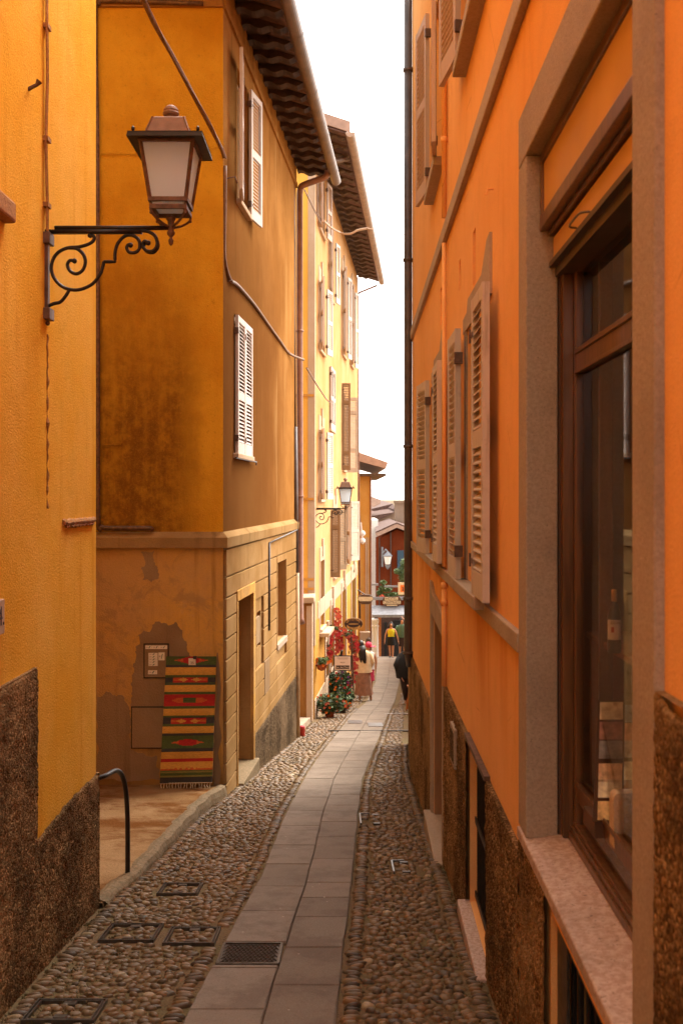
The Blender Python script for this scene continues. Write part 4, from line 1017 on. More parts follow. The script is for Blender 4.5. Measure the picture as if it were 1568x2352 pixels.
def gutter(T, y0, y1, d_, z, r_, mat_, parent, n_=10):
    q = MB(); seg = 10; prev = None
    N_ = 24
    for i in range(N_ + 1):
        y = y0 + (y1 - y0) * i / N_
        ring = []
        for k in range(seg + 1):
            a = math.pi + math.pi * k / seg; ring.append(Vector(T(y, d_ + r_ * math.cos(a), z + r_ * math.sin(a))))
        ring2 = [Vector(T(y, d_ + r_ * .93 * math.cos(math.pi + math.pi * k / seg), z + r_ * .93 * math.sin(math.pi + math.pi * k / seg))) for k in range(seg + 1)]
        if prev:
            for k in range(seg):
                q.quad(prev[0][k], prev[0][k + 1], ring[k + 1], ring[k]); q.quad(prev[1][k], prev[1][k + 1], ring2[k + 1], ring2[k])
            q.quad(prev[0][0], prev[1][0], ring2[0], ring[0]); q.quad(prev[0][-1], prev[1][-1], ring2[-1], ring[-1])
        prev = (ring, ring2)
        if i in (0, N_): q.add(ring, [tuple(range(seg + 1))])
        if i % 5 == 2:
            rr_ = [Vector(T(y, d_ + r_ * 1.06 * math.cos(math.pi + math.pi * k / seg), z + r_ * 1.06 * math.sin(math.pi + math.pi * k / seg))) for k in range(seg + 1)]
            rr2 = [Vector(T(y + .03, d_ + r_ * 1.06 * math.cos(math.pi + math.pi * k / seg), z + r_ * 1.06 * math.sin(math.pi + math.pi * k / seg))) for k in range(seg + 1)]
            for k in range(seg): q.quad(rr_[k], rr_[k + 1], rr2[k + 1], rr2[k])
    return q.build('gutter', mat_, parent)
gt = gutter(TL, 9.6, 17.6, -.66, 7.33, .085, 'gutter', oc)
# downpipe from the gutter to the wall corner
Yd = 17.25
pts = [P(752, 392, 17.1), P(750, 402, 17.1), P(742, 408, 17.1), P(700, 423, 17.15), P(691, 430, 17.2), P(688, 445, Yd), P(688, 800, Yd), P(690, 1420, Yd), P(694, 1432, Yd - .05)]
q = MB(); q.tube(smooth_pts(pts[:6], 4) + pts[6:], .055, 12)
for p in (760, 1140): c = P(688.5, p, Yd); q.lathe([(.056, -.02), (.066, -.016), (.066, .016), (.056, .02)], c, 12)
q.build('downpipe', 'brown_pipe', oc, smooth=True)
q = MB(); q.tube([P(674, 420, 17.0), P(676, 560, 17.0), P(675, 700, 17), P(678, 1000, 17.0)], .018, 8); q.tube([P(678, 980, 17.0), P(681, 1316, 17.0)], .035, 10); q.build('cable_duct', 'black_pipe', oc, smooth=True)
q = MB(); q.tube([P(682, 1316, 17.0), P(684, 1700, 17.0)], .038, 10); q.build('tan_duct', 'tan_pipe', oc, smooth=True)
q = MB(); q.tube([TL(13.87, -.045, 1.1), TL(13.87, -.045, -.12)], .016, 8); q.tube([TL(13.87, -.045, 1.1), TL(17.0, -.045, 1.18)], .012, 8); q.build('wall_conduit', 'black_pipe', oc, smooth=True)
# corner conduit on the front wall
q = MB(); Xc = (223 - 784) / F * 10.8
q.tube(smooth_pts([Vector(v) for v in ((-1.5, 10.8, 7.1), (-2.5, 10.8, 7.13), (-2.63, 10.8, 7.1), (Xc - .02, 10.8, 6.95), (Xc, 10.8, 5.5), (Xc + .005, 10.8, 3.0), (Xc + .01, 10.8, 1.52), (Xc + .05, 10.8, 1.42), (Xc + .15, 10.8, 1.405), (P(340, 0, 10.8).x, 10.8, 1.405), (P(346, 0, 10.8).x, 10.82, 1.39))], 4), .026, 8)
q.build('wall_conduit', 'iron_brown', oc, smooth=True)
q = MB(); q.tube([P(352, 352, 10.83), P(232, 352, 10.83), P(228, 360, 10.83), P(231, 700, 10.83), P(231, 1015, 10.83), P(235, 1022, 10.83), P(276, 1022, 10.83), P(281, 1015, 10.83), P(281, 1000, 10.84)], .006, 6); q.tube([P(352, 352, 10.83), P(440, 356, 10.83), P(515, 330, 10.83)], .005, 6); q.build('thin_wire', 'ochre', oc)
# cable strung from the near side, running down the corner and along the side wall
q = MB()
A = [P(318, -30, 8.6), P(350, 45, 9.0), P(395, 125, 9.5), P(440, 210, 10.0), P(480, 285, 10.45), P(509, 342, 10.80), P(516, 362, 10.85)]
C_ = [P(517, 380, 10.86), P(516, 480, 10.9), P(515, 560, 10.92), P(517, 605, 10.95)]
C_ += [Vector(TL(y, -.02, CAMZ - (py - 1140) / F * y)) for y, py in ((11.15, 642), (11.45, 650), (11.8, 662), (12.8, 700), (13.9, 743), (15.2, 785), (16.2, 812))] + [P(697, 826, 17.0)]
q.tube(smooth_pts(A, 4), .023, 8); q.tube(smooth_pts(C_, 3), .020, 8); q.tube(smooth_pts([v + Vector((.02, -.01, .03 * math.sin(i * 2.1) - .02)) for i, v in enumerate(A)], 4), .005, 6)
q.build('power_cable', 'cable', oc, smooth=True)
q = MB(); q.tube([TL(11.02, 0, 5.27), TL(11.05, -.09, 5.3), TL(11.2, -.09, 5.28)], .008, 6); q.tube([TL(11.1, 0, 4.15), TL(11.1, -.06, 4.15)], .01, 6); q.build('cable_hooks', 'iron_brown', oc)
# upper window
def lwin(w4, mat_, sill=True, T=TL, parent=oc, glass=.12):
    y0, y1, z0, z1 = w4; f = MB(); f.box(y0, y1, glass, glass + .02, z0, z1, T, 1)
    for a, c in ((y0, y0 + .05), (y1 - .05, y1), ((y0 + y1) / 2 - .03, (y0 + y1) / 2 + .03)): f.box(a, c, glass - .03, glass + .002, z0, z1, T)
    f.box(y0 + .05, y1 - .05, glass - .028, glass, z1 - .05, z1, T)
    wd = f.build('window', [mat_, 'dark_glass'], parent)
    if sill: q = MB(); q.box(y0 - .06, y1 + .06, -.06, .10, z0 - .06, z0 - .002, T); q.build('sill', 'trim', wd, bevel=.008)
    return wd
wu = lwin(UW, 'cream'); 
shutter(wu, (TL(UW[0], -.08, 0)[0], UW[0] - .01, 5.22), -86, .46, 1.6, 'shut_white'); shutter(wu, (TL(UW[1], -.025, 0)[0], UW[1] + .01, 5.2), 77, .44, 1.6, 'shut_white')
wl = lwin(LW_, 'cream', glass=.06)
ad = math.degrees(math.atan2(1, .0791))
for k in range(2):
    y = LW_[0] + .5 * k; s_ = shutter(wl, (TL(y, -.012, 0)[0], y, 2.25), ad, .497, 1.60, 'shut_white', rails=(0.42,))
q = MB(); q.box(LW_[0] - .1, LW_[1] + .3, -.05, -.03, 2.185, 2.20, TL); q.tube([TL(LW_[1] + .3, -.04, 2.19), TL(LW_[1] + .3, -.04, 2.15)], .008, 6); q.build('shutter_bar', 'iron', wl)
# roof back side / rear closure
q = MB(); q.quad((-4.4, 10.85, 7.3), (-1.3, 10.85, 7.3), (-3.0, 10.85, 8.0), (-4.4, 10.85, 8.4)); q.quad((-4.4, 6.3, -1.2), (-4.4, 10.85, -1.2), (-4.4, 10.85, 8.4), (-4.4, 6.3, 8.4)); q.build('yard_wall', 'ochre_low', oc)
# bare cement patches in the plaster
def blob(cx, cz, rx, rz, seedv, n_=26, keep=None):
    out_ = []
    for k in range(n_):
        a = 2 * math.pi * k / n_; r_ = 1 + .22 * noise.noise(Vector((math.cos(a) * 2, math.sin(a) * 2, seedv)))
        x = cx + rx * r_ * math.cos(a); z = cz + rz * r_ * math.sin(a)
        if keep: x, z = keep(x, z)
        out_.append((x, 10.85, z))
    return out_
pa = [(300, 1625), (303, 1580), (304, 1540), (308, 1505), (318, 1485), (322, 1462), (345, 1440), (365, 1430), (385, 1432), (402, 1430), (420, 1450), (428, 1480), (434, 1500), (440, 1512), (440, 1640), (380, 1645), (330, 1640)]
rq = random.Random(2)
def pxpoly(L_, Y, j=1.5):
    out_ = []
    for i in range(len(L_)):
        a, c = L_[i], L_[(i + 1) % len(L_)]
        for k in range(8):
            t_ = k / 8; bx_, by_ = a[0] + (c[0] - a[0]) * t_, a[1] + (c[1] - a[1]) * t_; out_.append(P(bx_ + 9 * noise.noise(Vector((bx_ * .06, by_ * .06, 1))) + 4 * noise.noise(Vector((bx_ * .2, by_ * .2, 2))) + rq.uniform(-j, j) * .6, by_ + 9 * noise.noise(Vector((bx_ * .06, by_ * .06, 5))) + 4 * noise.noise(Vector((bx_ * .2, by_ * .2, 7))) + rq.uniform(-j, j) * .6, Y))
    return out_
q = MB(); q.prism(pxpoly(pa, 10.85 - .006), (0, .02, 0)); q.prism(pxpoly([(320, 1268), (352, 1266), (352, 1290), (362, 1305), (360, 1325), (348, 1335), (332, 1330), (325, 1310), (330, 1290)], 10.845), (0, .02, 0))
q.prism(pxpoly([(222, 1600), (245, 1590), (262, 1598), (290, 1600), (300, 1640), (300, 1720), (360, 1740), (365, 1795), (222, 1790)], 10.847), (0, .02, 0))
q.build('bare_patches', 'bare', oc)
q = MB(); q.prism(pxpoly([(497, 1500), (502, 1500), (504, 1810), (488, 1812), (492, 1700)], 10.84), (0, .02, 0)); q.build('corner_patch', 'bare', oc)
# meter doors
def flap(x0, x1, y0, y1, label):
    Y = 10.83; a = P(x0, y0, Y); c = P(x1, y1, Y); q = MB()
    q.box(a.x - .012, c.x + .012, 10.836, 10.846, c.z - .012, a.z + .012, ID, 1); q.box(a.x, c.x, 10.828, 10.836, c.z, a.z)
    o = q.build('meter_door', ['bare', 'black'], oc, bevel=.002); o['label'] = label; return o
fd = flap(332, 385, 1481, 1556, 'cement meter door covered with paper stickers')
flap(303, 378, 1626, 1718, 'plain cement meter door low on the wall')
def sticker(x0, x1, y0, y1, rows, colsn):
    Y = 10.8265; a = P(x0, y0, Y); c = P(x1, y1, Y); q = MB(); q.box(a.x, c.x, Y, Y + .0015, c.z, a.z)
    W_, H_ = c.x - a.x, a.z - c.z
    for r_ in range(rows):
        for k in range(colsn):
            xx = a.x + W_ * (k + .1) / colsn; zz_ = c.z + H_ * (r_ + .5) / rows; cw = W_ / colsn; ch = H_ / rows
            q.box(xx, xx + cw * .25, Y - .0006, Y + .0005, zz_ - ch * .1, zz_ + ch * .12, ID, 1)
            q.prism([(xx + cw * .32, Y - .0006, zz_ - ch * .3), (xx + cw * .42, Y - .0006, zz_ - ch * .3), (xx + cw * .62, Y - .0006, zz_ + ch * .32), (xx + cw * .48, Y - .0006, zz_ + ch * .32)], (0, .001, 0), 2)
            q.box(xx + cw * .74, xx + cw * .78, Y - .0006, Y + .0005, zz_ - ch * .2, zz_ + ch * .2, ID, 1)
    s_ = q.build('sticker', ['paper', 'ink_soft', 'green_ink'], fd)
sticker(334, 384, 1483, 1491, 1, 3); sticker(341, 362, 1500, 1530, 5, 1); sticker(340, 361, 1540, 1549, 1, 1); sticker(364, 378, 1499, 1517, 1, 1)

# ---- rug
rug = thing('woven_rug', P(430, 1812, 10.62), 'striped woven rug in yellow, green and red hanging against the ochre wall', 'rug')
YEL, GRN, DRK, RED, ORA, LGN = (.62, .31, .05), (.075, .10, .022), (.045, .038, .035), (.42, .018, .014), (.52, .10, .02), (.22, .20, .04)
def rugcol(u, v):   # v in crop pixels 515..2060
    dx = abs(u - .5)
    def dia(cy, h_, w_): return dx / w_ + abs(v - cy) / h_ < 1
    if v < 620: return (RED if dia(562, 52, .33) and not (dia(562, 30, .33) and dx > .15) else (ORA if dia(562, 30, .33) else GRN))
    if v < 650: return DRK
    if v < 737: return YEL
    if v < 768: return GRN
    if v < 830:
        if dx < .34: return YEL if min(abs(u - .36), abs(u - .62)) / .10 + abs(v - 799) / 26 < 1 else (RED if abs(v - 799) > 12 or dx < .08 else ORA)
        return DRK
    if v < 864: return GRN if int(v / 9) % 2 else DRK
    if v < 946: return YEL
    if v < 978: return GRN
    if v < 1120:
        if abs(v - 1050) < 30 and dia(1050, 90, .36): return GRN if dx < .13 else ORA
        return RED
    if v < 1150: return GRN
    if v < 1238: return YEL
    if v < 1272: return GRN if int(v / 9) % 2 else DRK
    if v < 1338:
        if dx < .35: return YEL if min(abs(u - .36), abs(u - .62)) / .10 + abs(v - 1305) / 28 < 1 else (RED if abs(v - 1305) > 14 or dx < .08 else ORA)
        return DRK
    if v < 1372: return GRN
    if v < 1452: return YEL
    if v < 1488: return DRK
    if v < 1642: return (RED if dx < .17 and dia(1567, 45, .5) else (ORA if dia(1567, 42, .34) else GRN))
    if v < 1678: return DRK
    if v < 1762: return YEL
    if v < 1800: return RED
    if v < 1885 + 10 * math.sin(u * 60) * (1 if .25 < u < .7 else 0): return YEL
    if v < 1905: return ORA
    if v < 1992: return LGN if int(v / 16) % 3 == 0 else GRN
    return DRK
NU, NV = 64, 150
tl, tr2, bl_, br2 = (382, 1508), (497, 1508), (367, 1800), (487, 1797)
vs_, fs_, cc = [], [], []
for j in range(NV + 1):
    t_ = j / NV
    for i in range(NU + 1):
        u = i / NU
        x = (tl[0] + (tr2[0] - tl[0]) * u) * (1 - t_) + (bl_[0] + (br2[0] - bl_[0]) * u) * t_; y = (tl[1]) * (1 - t_) + (bl_[1] + (br2[1] - bl_[1]) * u) * t_
        Y = 10.80 - .17 * t_ + .014 * math.sin(u * 6 + t_ * 5) + .010 * math.sin(u * 13 - t_ * 3) * t_ + .004 * math.sin(t_ * 40)
        vs_.append(P(x, y, Y))
for j in range(NV):
    for i in range(NU):
        k = j * (NU + 1) + i; fs_.append((k, k + 1, k + NU + 2, k + NU + 1)); cc.append(rugcol((i + .5) / NU, 515 + 1545 * (j + .5) / NV))
me = bpy.data.meshes.new('rug_cloth'); me.from_pydata(vs_, [], fs_); me.materials.append(M['wool'])
ca = me.attributes.new('Col', 'FLOAT_COLOR', 'FACE'); ca.data.foreach_set('color', [c for q_ in cc for c in (*q_, 1)])
o = bpy.data.objects.new('rug_cloth', me); col.objects.link(o); attach(o, rug)
sm = o.modifiers.new('thick', 'SOLIDIFY'); sm.thickness = .008; sm.offset = 0
q = MB()
for k in range(18):
    u = (k + .5) / 18; a = P(bl_[0] + (br2[0] - bl_[0]) * u, 1798, 10.625); q.tube([a, a + Vector((rs.uniform(-.01, .01), -.005, -.03)), a + Vector((rs.uniform(-.008, .008), -.01, -.058))], [.003, .005, .004], 5)
q.tube([P(367, 1800, 10.62), P(487, 1798, 10.62)], .004, 5); q.build('fringe', 'cream', rug)
a = P(434, 1510, 10.77); q = MB(); q.box(a.x - .005, a.x + .072, 10.772, 10.775, a.z - .085, a.z - .012); pt = q.build('price_tag', 'paper', rug)
text('35', .04, (a.x + .034, 10.7705, a.z - .062), FRONT, 'ink', pt, 'price')
q = MB(); q.box(a.x + .045, a.x + .08, 10.765, 10.79, a.z - .02, a.z + .012); q.build('clip', 'ink', pt)

# handrail
hr = MB()
hpts = [Vector((-1.60, 6.40, 1.75 - 652 / F * 6.4)), P(240, 1783, 6.5), P(258, 1773, 6.7), P(270, 1771, 6.9), P(280, 1781, 7.0), P(287, 1805, 7.05), P(291, 1840, 7.08), P(293, 1900, 7.1), P(293, 2024, 7.1)]
hr.tube(smooth_pts(hpts, 5), .017, 10); hob = hr.build('handrail', 'iron', smooth=True)
tag(hob, 'black curved metal handrail standing on the terrace edge by the yellow house', 'handrail')

# ================================================================== COVERS AND DRAINS
def slab_rect(mb, x0, x1, y0, y1, h, mi=0):
    mb.add([(x0, y0, gz(y0) + h), (x1, y0, gz(y0) + h), (x1, y1, gz(y1) + h), (x0, y1, gz(y1) + h), (x0, y0, gz(y0) - .03), (x1, y0, gz(y0) - .03), (x1, y1, gz(y1) - .03), (x0, y1, gz(y1) - .03)],
           [(0, 1, 2, 3), (0, 4, 5, 1), (1, 5, 6, 2), (2, 6, 7, 3), (3, 7, 4, 0)], mi)
def cover(rc_, label, mat_='cast'):
    x0, x1, y0, y1 = rc_; t = thing('manhole_cover', ((x0 + x1) / 2, (y0 + y1) / 2, gz((y0 + y1) / 2)), label, 'manhole cover', 'cobble-filled manhole covers')
    q = MB(); w_ = .008
    for k, o_ in ((0, 0), (1, .014)):
        if mat_ == 'steel': continue
        slab_rect(q, x0 + o_, x1 - o_, y0 + o_, y0 + o_ + w_, .017 - .002 * k); slab_rect(q, x0 + o_, x1 - o_, y1 - o_ - w_, y1 - o_, .017 - .002 * k)
        slab_rect(q, x0 + o_, x0 + o_ + w_, y0 + o_ + w_, y1 - o_ - w_, .0168 - .002 * k); slab_rect(q, x1 - o_ - w_, x1 - o_, y0 + o_ + w_, y1 - o_ - w_, .0168 - .002 * k)
    if mat_ != 'steel': q.build('frame', 'cast', t)
    mx_ = (x0 + x1) / 2
    for (e0, e1) in ((y1 - .075, y1 - .032), (y0 + .032, y0 + .07)): q = MB(); slab_rect(q, mx_ - .03, mx_ + .03, e0, e1, .015); q.build('lifting_eye', 'cast', t)
    if mat_ == 'steel':
        q = MB(); slab_rect(q, x0, x0 + .012, y0 + .03, y1, .019); slab_rect(q, x0 + .012, x0 + .10, y1 - .012, y1, .019); q.build('frame', 'steel', t)
labs = ['square cobble-filled manhole cover at the bottom left beside the pebble-dash wall', 'cobble-filled manhole cover left of its twin, farther from the iron grate', 'cobble-filled manhole cover directly beside the iron drain grate', 'small cobble-filled manhole cover nearest the handrail foot']
for rc_, lb_ in zip(CV, labs): cover(rc_, lb_)
labs = ['cobble-filled cover with worn bright frame right of the slab path, the farther one', 'cobble-filled cover with worn bright corner right of the slab path, the nearer one']
for rc_, lb_ in zip(CVR, labs): cover(rc_, lb_, 'steel')
gx0, gx1 = pl(5.45) + .012, pl(5.45) + (pr(5.45) - pl(5.45)) * .5
gt_ = thing('drain_grate', ((gx0 + gx1) / 2, 5.43, gz(5.43)), 'dark cast iron drain grate with raised scale pattern set in the slab path', 'drain grate')
q = MB(); slab_rect(q, gx0, gx1, 5.27, 5.62, .010); q.build('plate', 'cast', gt_)
q = MB(); slab_rect(q, gx0, gx1, 5.26, 5.275, .019); slab_rect(q, gx0, gx1, 5.615, 5.63, .019); slab_rect(q, gx0 - .004, gx0 + .01, 5.276, 5.614, .019); slab_rect(q, gx1 - .01, gx1 + .004, 5.276, 5.614, .019); q.build('frame', 'cast', gt_)
q = MB()
for r_ in range(10):
    for k in range(12):
        x = gx0 + .028 + (gx1 - gx0 - .045) * (k + (.5 if r_ % 2 else 0)) / 12; y = 5.295 + .031 * r_
        if x > gx1 - .02: continue
        arc = [(x + .012 * math.cos(R(t_)), y + .014 * math.sin(R(t_)), gz(y) + .012) for t_ in range(0, 181, 45)]; q.tube(arc, .0032, 4)
q.build('raised_pattern', 'cast', gt_)
for (px_a, px_b, py_a, py_b, lb_) in ((799, 832, 1657, 1664, 'grey steel drain cover in the slab path, left of the pair near the flower pots'), (846, 880, 1663, 1671, 'grey steel drain cover in the slab path, right of the pair near the flower pots')):
    Ya, Yb = Yof(py_b), Yof(py_a); q = MB(); slab_rect(q, (px_a - 784) / F * Ya, (px_b - 784) / F * Ya, Ya, Yb, .024)
    tag(q.build('drain_cover', 'steel'), lb_, 'drain cover', 'steel drain covers far down the path')
for py, x0, x1, lb_ in ((1642, 884, 941, 'pale steel drainage channel across the far cobbles, beyond the darker one'), (1681, 752, 941, 'dark drainage channel crossing the whole lane beyond the red can')):
    Y = Yof(py); q = MB(); slab_rect(q, (x0 - 784) / F * Y, (x1 - 784) / F * Y, Y, Y + (.09 if py == 1642 else .06), .026); tag(q.build('drain_channel', 'channel' if py == 1642 else 'cast'), lb_, 'drain')
for i, (px_, py) in enumerate(((1075 / 1.5944 + 0, 1795), (632, 1812), (895, 1860))):
    pass

# ================================================================== TALL YELLOW HOUSE
th = thing('tall_yellow_house', (-.57, 21.0, gz(21)), 'tall pale yellow house with many louvered shutters and wavy-raftered eaves', 'house')
YF = 20.95; XFc = TT(YF, 0, 0)[0]
wins = []   # y0,y1,z0,z1
def zy(py, Y): return CAMZ - (py - 1140) / F * Y
WA3 = (21.9, 22.8, 7.67, 8.95); WA2 = (21.9, 22.8, 5.0, 6.5); WA1 = (21.9, 22.8, 1.68, 3.22); WA0 = (22.1, 22.95, -1.2, .30)
WB2 = (24.2, 25.0, 6.62, 8.12); WB1 = (24.2, 25.3, 3.4, 4.92); WC0 = (25.2, 26.2, -.3, 1.45)
WC2 = (27.9, 28.8, 5.75, 8.1); WD2 = (30.9, 31.7, 5.85, 8.25); WC1 = (28.0, 28.9, 2.5, 4.7); WD0 = (29.0, 30.0, -.2, 1.6)
D1 = (24.5, 25.3, -3.9, -1.05); D2 = (27.6, 29.0, -4.4, -.9); D3 = (31.2, 33.0, -4.7, -.7); D0 = (23.2, 23.95, -3.6, -1.75)
allw = [WA3, WA2, WA1, WA0, WB2, WB1, WC0, WC2, WD2, WC1, WD0]; alld = [D0, D1, D2, D3]
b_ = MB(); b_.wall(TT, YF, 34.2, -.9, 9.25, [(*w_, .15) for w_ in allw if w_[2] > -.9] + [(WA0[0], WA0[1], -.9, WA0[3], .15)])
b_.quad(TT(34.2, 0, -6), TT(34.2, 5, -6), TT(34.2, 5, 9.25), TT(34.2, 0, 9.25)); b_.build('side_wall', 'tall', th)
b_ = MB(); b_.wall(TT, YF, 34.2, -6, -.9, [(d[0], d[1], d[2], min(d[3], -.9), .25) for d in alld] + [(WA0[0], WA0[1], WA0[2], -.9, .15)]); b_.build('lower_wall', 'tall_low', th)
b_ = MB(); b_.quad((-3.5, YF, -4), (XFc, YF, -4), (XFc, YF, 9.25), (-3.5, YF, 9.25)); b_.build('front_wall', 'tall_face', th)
q = MB(); q.box(XFc - .13, XFc + .012, YF - .012, YF, -1.4, 9.2); q.box(YF, YF + .16, -.014, 0, -1.4, 9.2, TT); q.build('corner_quoin', 'trim', th)
for z in (3.85, 1.67, -.02, -.22): q = MB(); q.box(-2.2, XFc - .005, YF - .03, YF, z, z + .05); q.build('string_line', 'tall_low', th)
q = MB(); q.box(YF + .7, 33.8, -.012, 0, -.92, -.55, TT); q.build('string_course', 'trim', th)
q = MB(); q.box(YF + .01, 27.4, -.02, 0, -6, -2.55, TT); q.build('plinth', 'trim', th)
def twin(w4, mats_, angs, parent=th, w_=None, sill=True, key=True):
    y0, y1, z0, z1 = w4; wd = lwin(w4, 'brown_and_shade', sill, TT, parent)
    if key:
        q = MB(); q.box(y0 - .14, y0 - .002, -.016, 0, z0 - .05, z1 + .2, TT); q.box(y1 + .002, y1 + .14, -.016, 0, z0 - .05, z1 + .2, TT); q.box(y0 - .14, y1 + .14, -.0165, 0, z1 + .2, z1 + .32, TT); q.box(y0, y1, -.015, 0, z1 + .002, z1 + .2, TT)
        ym = (y0 + y1) / 2; q.box(ym - .09, ym + .09, -.04, 0, z1 + .1, z1 + .5, TT); q.build('window_surround', 'trim', wd)
    ww = w_ or (y1 - y0) / 2
    if angs[0] is not None: shutter(wd, (TT(y0, -.07, 0)[0], y0, z0), angs[0], ww, z1 - z0, mats_, rails=(.5,))
    if angs[1] is not None: shutter(wd, (TT(y1, -.07, 0)[0], y1, z0), angs[1], ww, z1 - z0, mats_, rails=(.5,))
    return wd
twin(WA3, 'shut_pink', (-86, 77)); twin(WA2, 'shut_white', (-82, 75)); twin(WA1, 'shut_white', (-82, 74)); wa0 = twin(WA0, 'brown_and_shade', (None, None))
q = MB(); q.box(WA0[0] - .15, WA0[1] + .15, -.22, 0, WA0[2] - .16, WA0[2] - .07, TT); q.build('deep_sill', 'trim', wa0, bevel=.01)
twin(WB2, 'shut_white', (-84, 76)); twin(WC2, 'shut_white', (-82, 76)); twin(WD2, 'shut_white', (-82, 72))
wb1 = lwin(WB1, 'brown_and_shade', True, TT, th)
for k in range(2): shutter(wb1, (TT(WB1[0] + .55 * k, -.02, 0)[0], WB1[0] + .55 * k, WB1[2]), math.degrees(math.atan2(1, .0857)), .545, WB1[3] - WB1[2], 'shut_white', rails=(.5,))
wc0 = twin(WC0, 'brown_and_shade', (None, None)); shutter(wc0, (TT(24.6, 0, 0)[0], 24.6, WC0[2] + .05), -4, .235, 1.66, 'brown_and_shade', rails=(.75,)); shutter(wc0, (TT(26.3, -.02, 0)[0], 26.3, WC0[2] + .1), 60, .40, 1.6, 'brown_and_shade', rails=(.5,))  # brown on the near leaf stands for shade on its camera-facing side
wc1 = twin(WC1, 'brown_and_shade', (None, None), key=False); shutter(wc1, (TT(27.8, 0, 0)[0], 27.8, zy(1080, 27.8)), -3, .24, 2.43, 'brown_and_shade', rails=(.2, .78)); shutter(wc1, (TT(29.3, 0, 0)[0], 29.3, zy(1085, 29.3)), -3, .34, 2.2, 'shut_tan', rails=(.3, .8))  # first leaf: its brown colour carries the shade of the face turned this way
wd0 = twin(WD0, 'shut_tan', (-80, 60))
for d, m_ in zip(alld, ('black', 'door_wood', 'door_wood', 'dark_int')):
    q = MB(); q.box(d[0], d[1], .22, .25, d[2], d[3], TT); dd_ = q.build('door', m_, th)
    q = MB(); q.box(d[0] - .16, d[0] - .002, -.03, .02, d[2], d[3] + .1, TT); q.box(d[1] + .002, d[1] + .16, -.03, .02, d[2], d[3] + .1, TT); q.box(d[0] - .16, d[1] + .16, -.031, .02, d[3] + .1, d[3] + .26, TT)
    ym = (d[0] + d[1]) / 2; q.box(ym - .10, ym + .10, -.06, 0, d[3], d[3] + .55, TT); q.build('door_surround', 'trim', dd_)
rof = eave_tiles(TT, YF - .5, 34.6, 9.42, .72, .30, 4.0, 'tile', th, pitch=.24)
rafters(TT, YF - .4, 34.4, 25, 9.36, .70, 'beam2', rof, .035, .17)
q = MB(); q.box(YF - .5, 34.6, -.70, .0, 9.35, 9.38, TT); q.build('soffit_boards', 'beam', rof)
gutter(TT, YF - .55, 34.7, -.80, 9.22, .10, 'gutter_pale', th)
a_, c_ = Vector(TT(YF - .55, -.80, 9.22)), Vector(TT(YF - .55, 3.9, 10.75)); q = MB(); q.prism([a_, a_ + Vector((0, 0, .22)), c_ + Vector((0, 0, .22)), c_], (0, .04, 0)); q.build('bargeboard', 'fascia', th)
q = MB(); q.prism([(XFc, YF, 9.25), (-3.5, YF, 9.25), (-3.5, YF, 10.4)], (0, .02, 0)); q.build('gable', 'tall_face', th)
q = MB(); q.tube([P(818, 338, 23.0), P(819, 352, 23.0), P(812, 360, 22.6), P(764, 371, 21.2)], .06, 10); q.build('gutter_elbow', 'gutter', th, smooth=True)
q = MB(); q.tube([P(866, 655, 34.2), P(824, 672, 34.2), P(821, 690, 34.2), P(822, 940, 34.2), P(826, 1420, 34.2)], .035, 8); q.build('downpipe', 'brown_pipe', th, smooth=True)
q = MB(); q.tube([P(728, 405, YF - .05), P(728, 490, YF - .05), P(734, 500, YF)], .02, 6); q.tube([P(699, 435, 18), P(738, 515, YF + .3)], .012, 6); q.build('wall_cable', 'cable', th)
q = MB(); q.tube([P(704, 845, 17.5), P(725, 880, 19.5), P(748, 915, 22), P(758, 925, 23.4)], .014, 6); q.build('wall_cable', 'cable', th)
oc_cable = MB()
pts = [P(742, 505, 21.8), P(760, 522, 22.5), P(785, 535, 23), P(805, 536, 22), P(822, 528, 20), P(845, 524, 18), P(880, 531, 15), P(932, 538, 12.6)]
oc_cable.tube(smooth_pts(pts[:6], 4), .022, 6); oc_cable.tube(pts[5:], .006, 6)
tag(oc_cable.build('overhead_cable', 'cable_pale', smooth=True), 'pale overhead cable slung across the lane between tall yellow house and orange house', 'cable')

# pier and kerb before the tall house
gp = thing('gate_pier', (-.8, 20.2, gz(20)), 'short brown plastered pier with pale capstone beside the flower pots', 'pier')
xr = (716 - 784) / F * 20.2
q = MB(); q.box(-1.9, xr, 20.2, 20.9, -3.4, zy(1385, 20.2)); q.build('shaft', 'ochre_side', gp)
q = MB(); q.box(xr - .11, xr + .006, 20.185, 20.9, -3.4, zy(1392, 20.2)); q.build('corner_strip', 'trim', gp)
q = MB(); q.box(-1.9, xr + .05, 20.1, 20.92, zy(1385, 20.2), zy(1371, 20.2)); q.build('capstone', 'trim', gp, bevel=.02)
q = MB(); q.add([(-.78, 17.3, gz(17.3) + .10), (-.60, 20.6, gz(20.6) + .10), (-1.9, 20.6, gz(20.6) + .13), (-1.9, 17.3, gz(17.3) + .13), (-.77, 17.3, gz(17.3) - .1), (-.59, 20.6, gz(20.6) - .1)], [(0, 1, 2, 3), (0, 4, 5, 1)])
tag(q.build('kerb', 'grey_stone'), kind='structure')
# red can
rcx = P(694, 0, 17.3).x
rcn = thing('red_can', (rcx, 17.3, gz(17.3)), 'battered red can standing at the corner pipe of the ochre house', 'can')
q = MB(); q.lathe([(.045, 0), (.05, .01), (.046, .15), (.05, .16)], (rcx, 17.3, gz(17.3)), 12); q.build('can_body', 'red_paint', rcn, smooth=True)
q = MB(); q.lathe([(.05, 0), (.048, .02), (.02, .035)], (rcx - .006, 17.3, gz(17.3) + .16), 12); q.build('lid', 'petal_red', rcn, smooth=True)

# second lamp
dup(lamp, P(722, 1170, 21.3), 0, 'smaller black scroll-bracket street lamp on the corner of the tall yellow house')

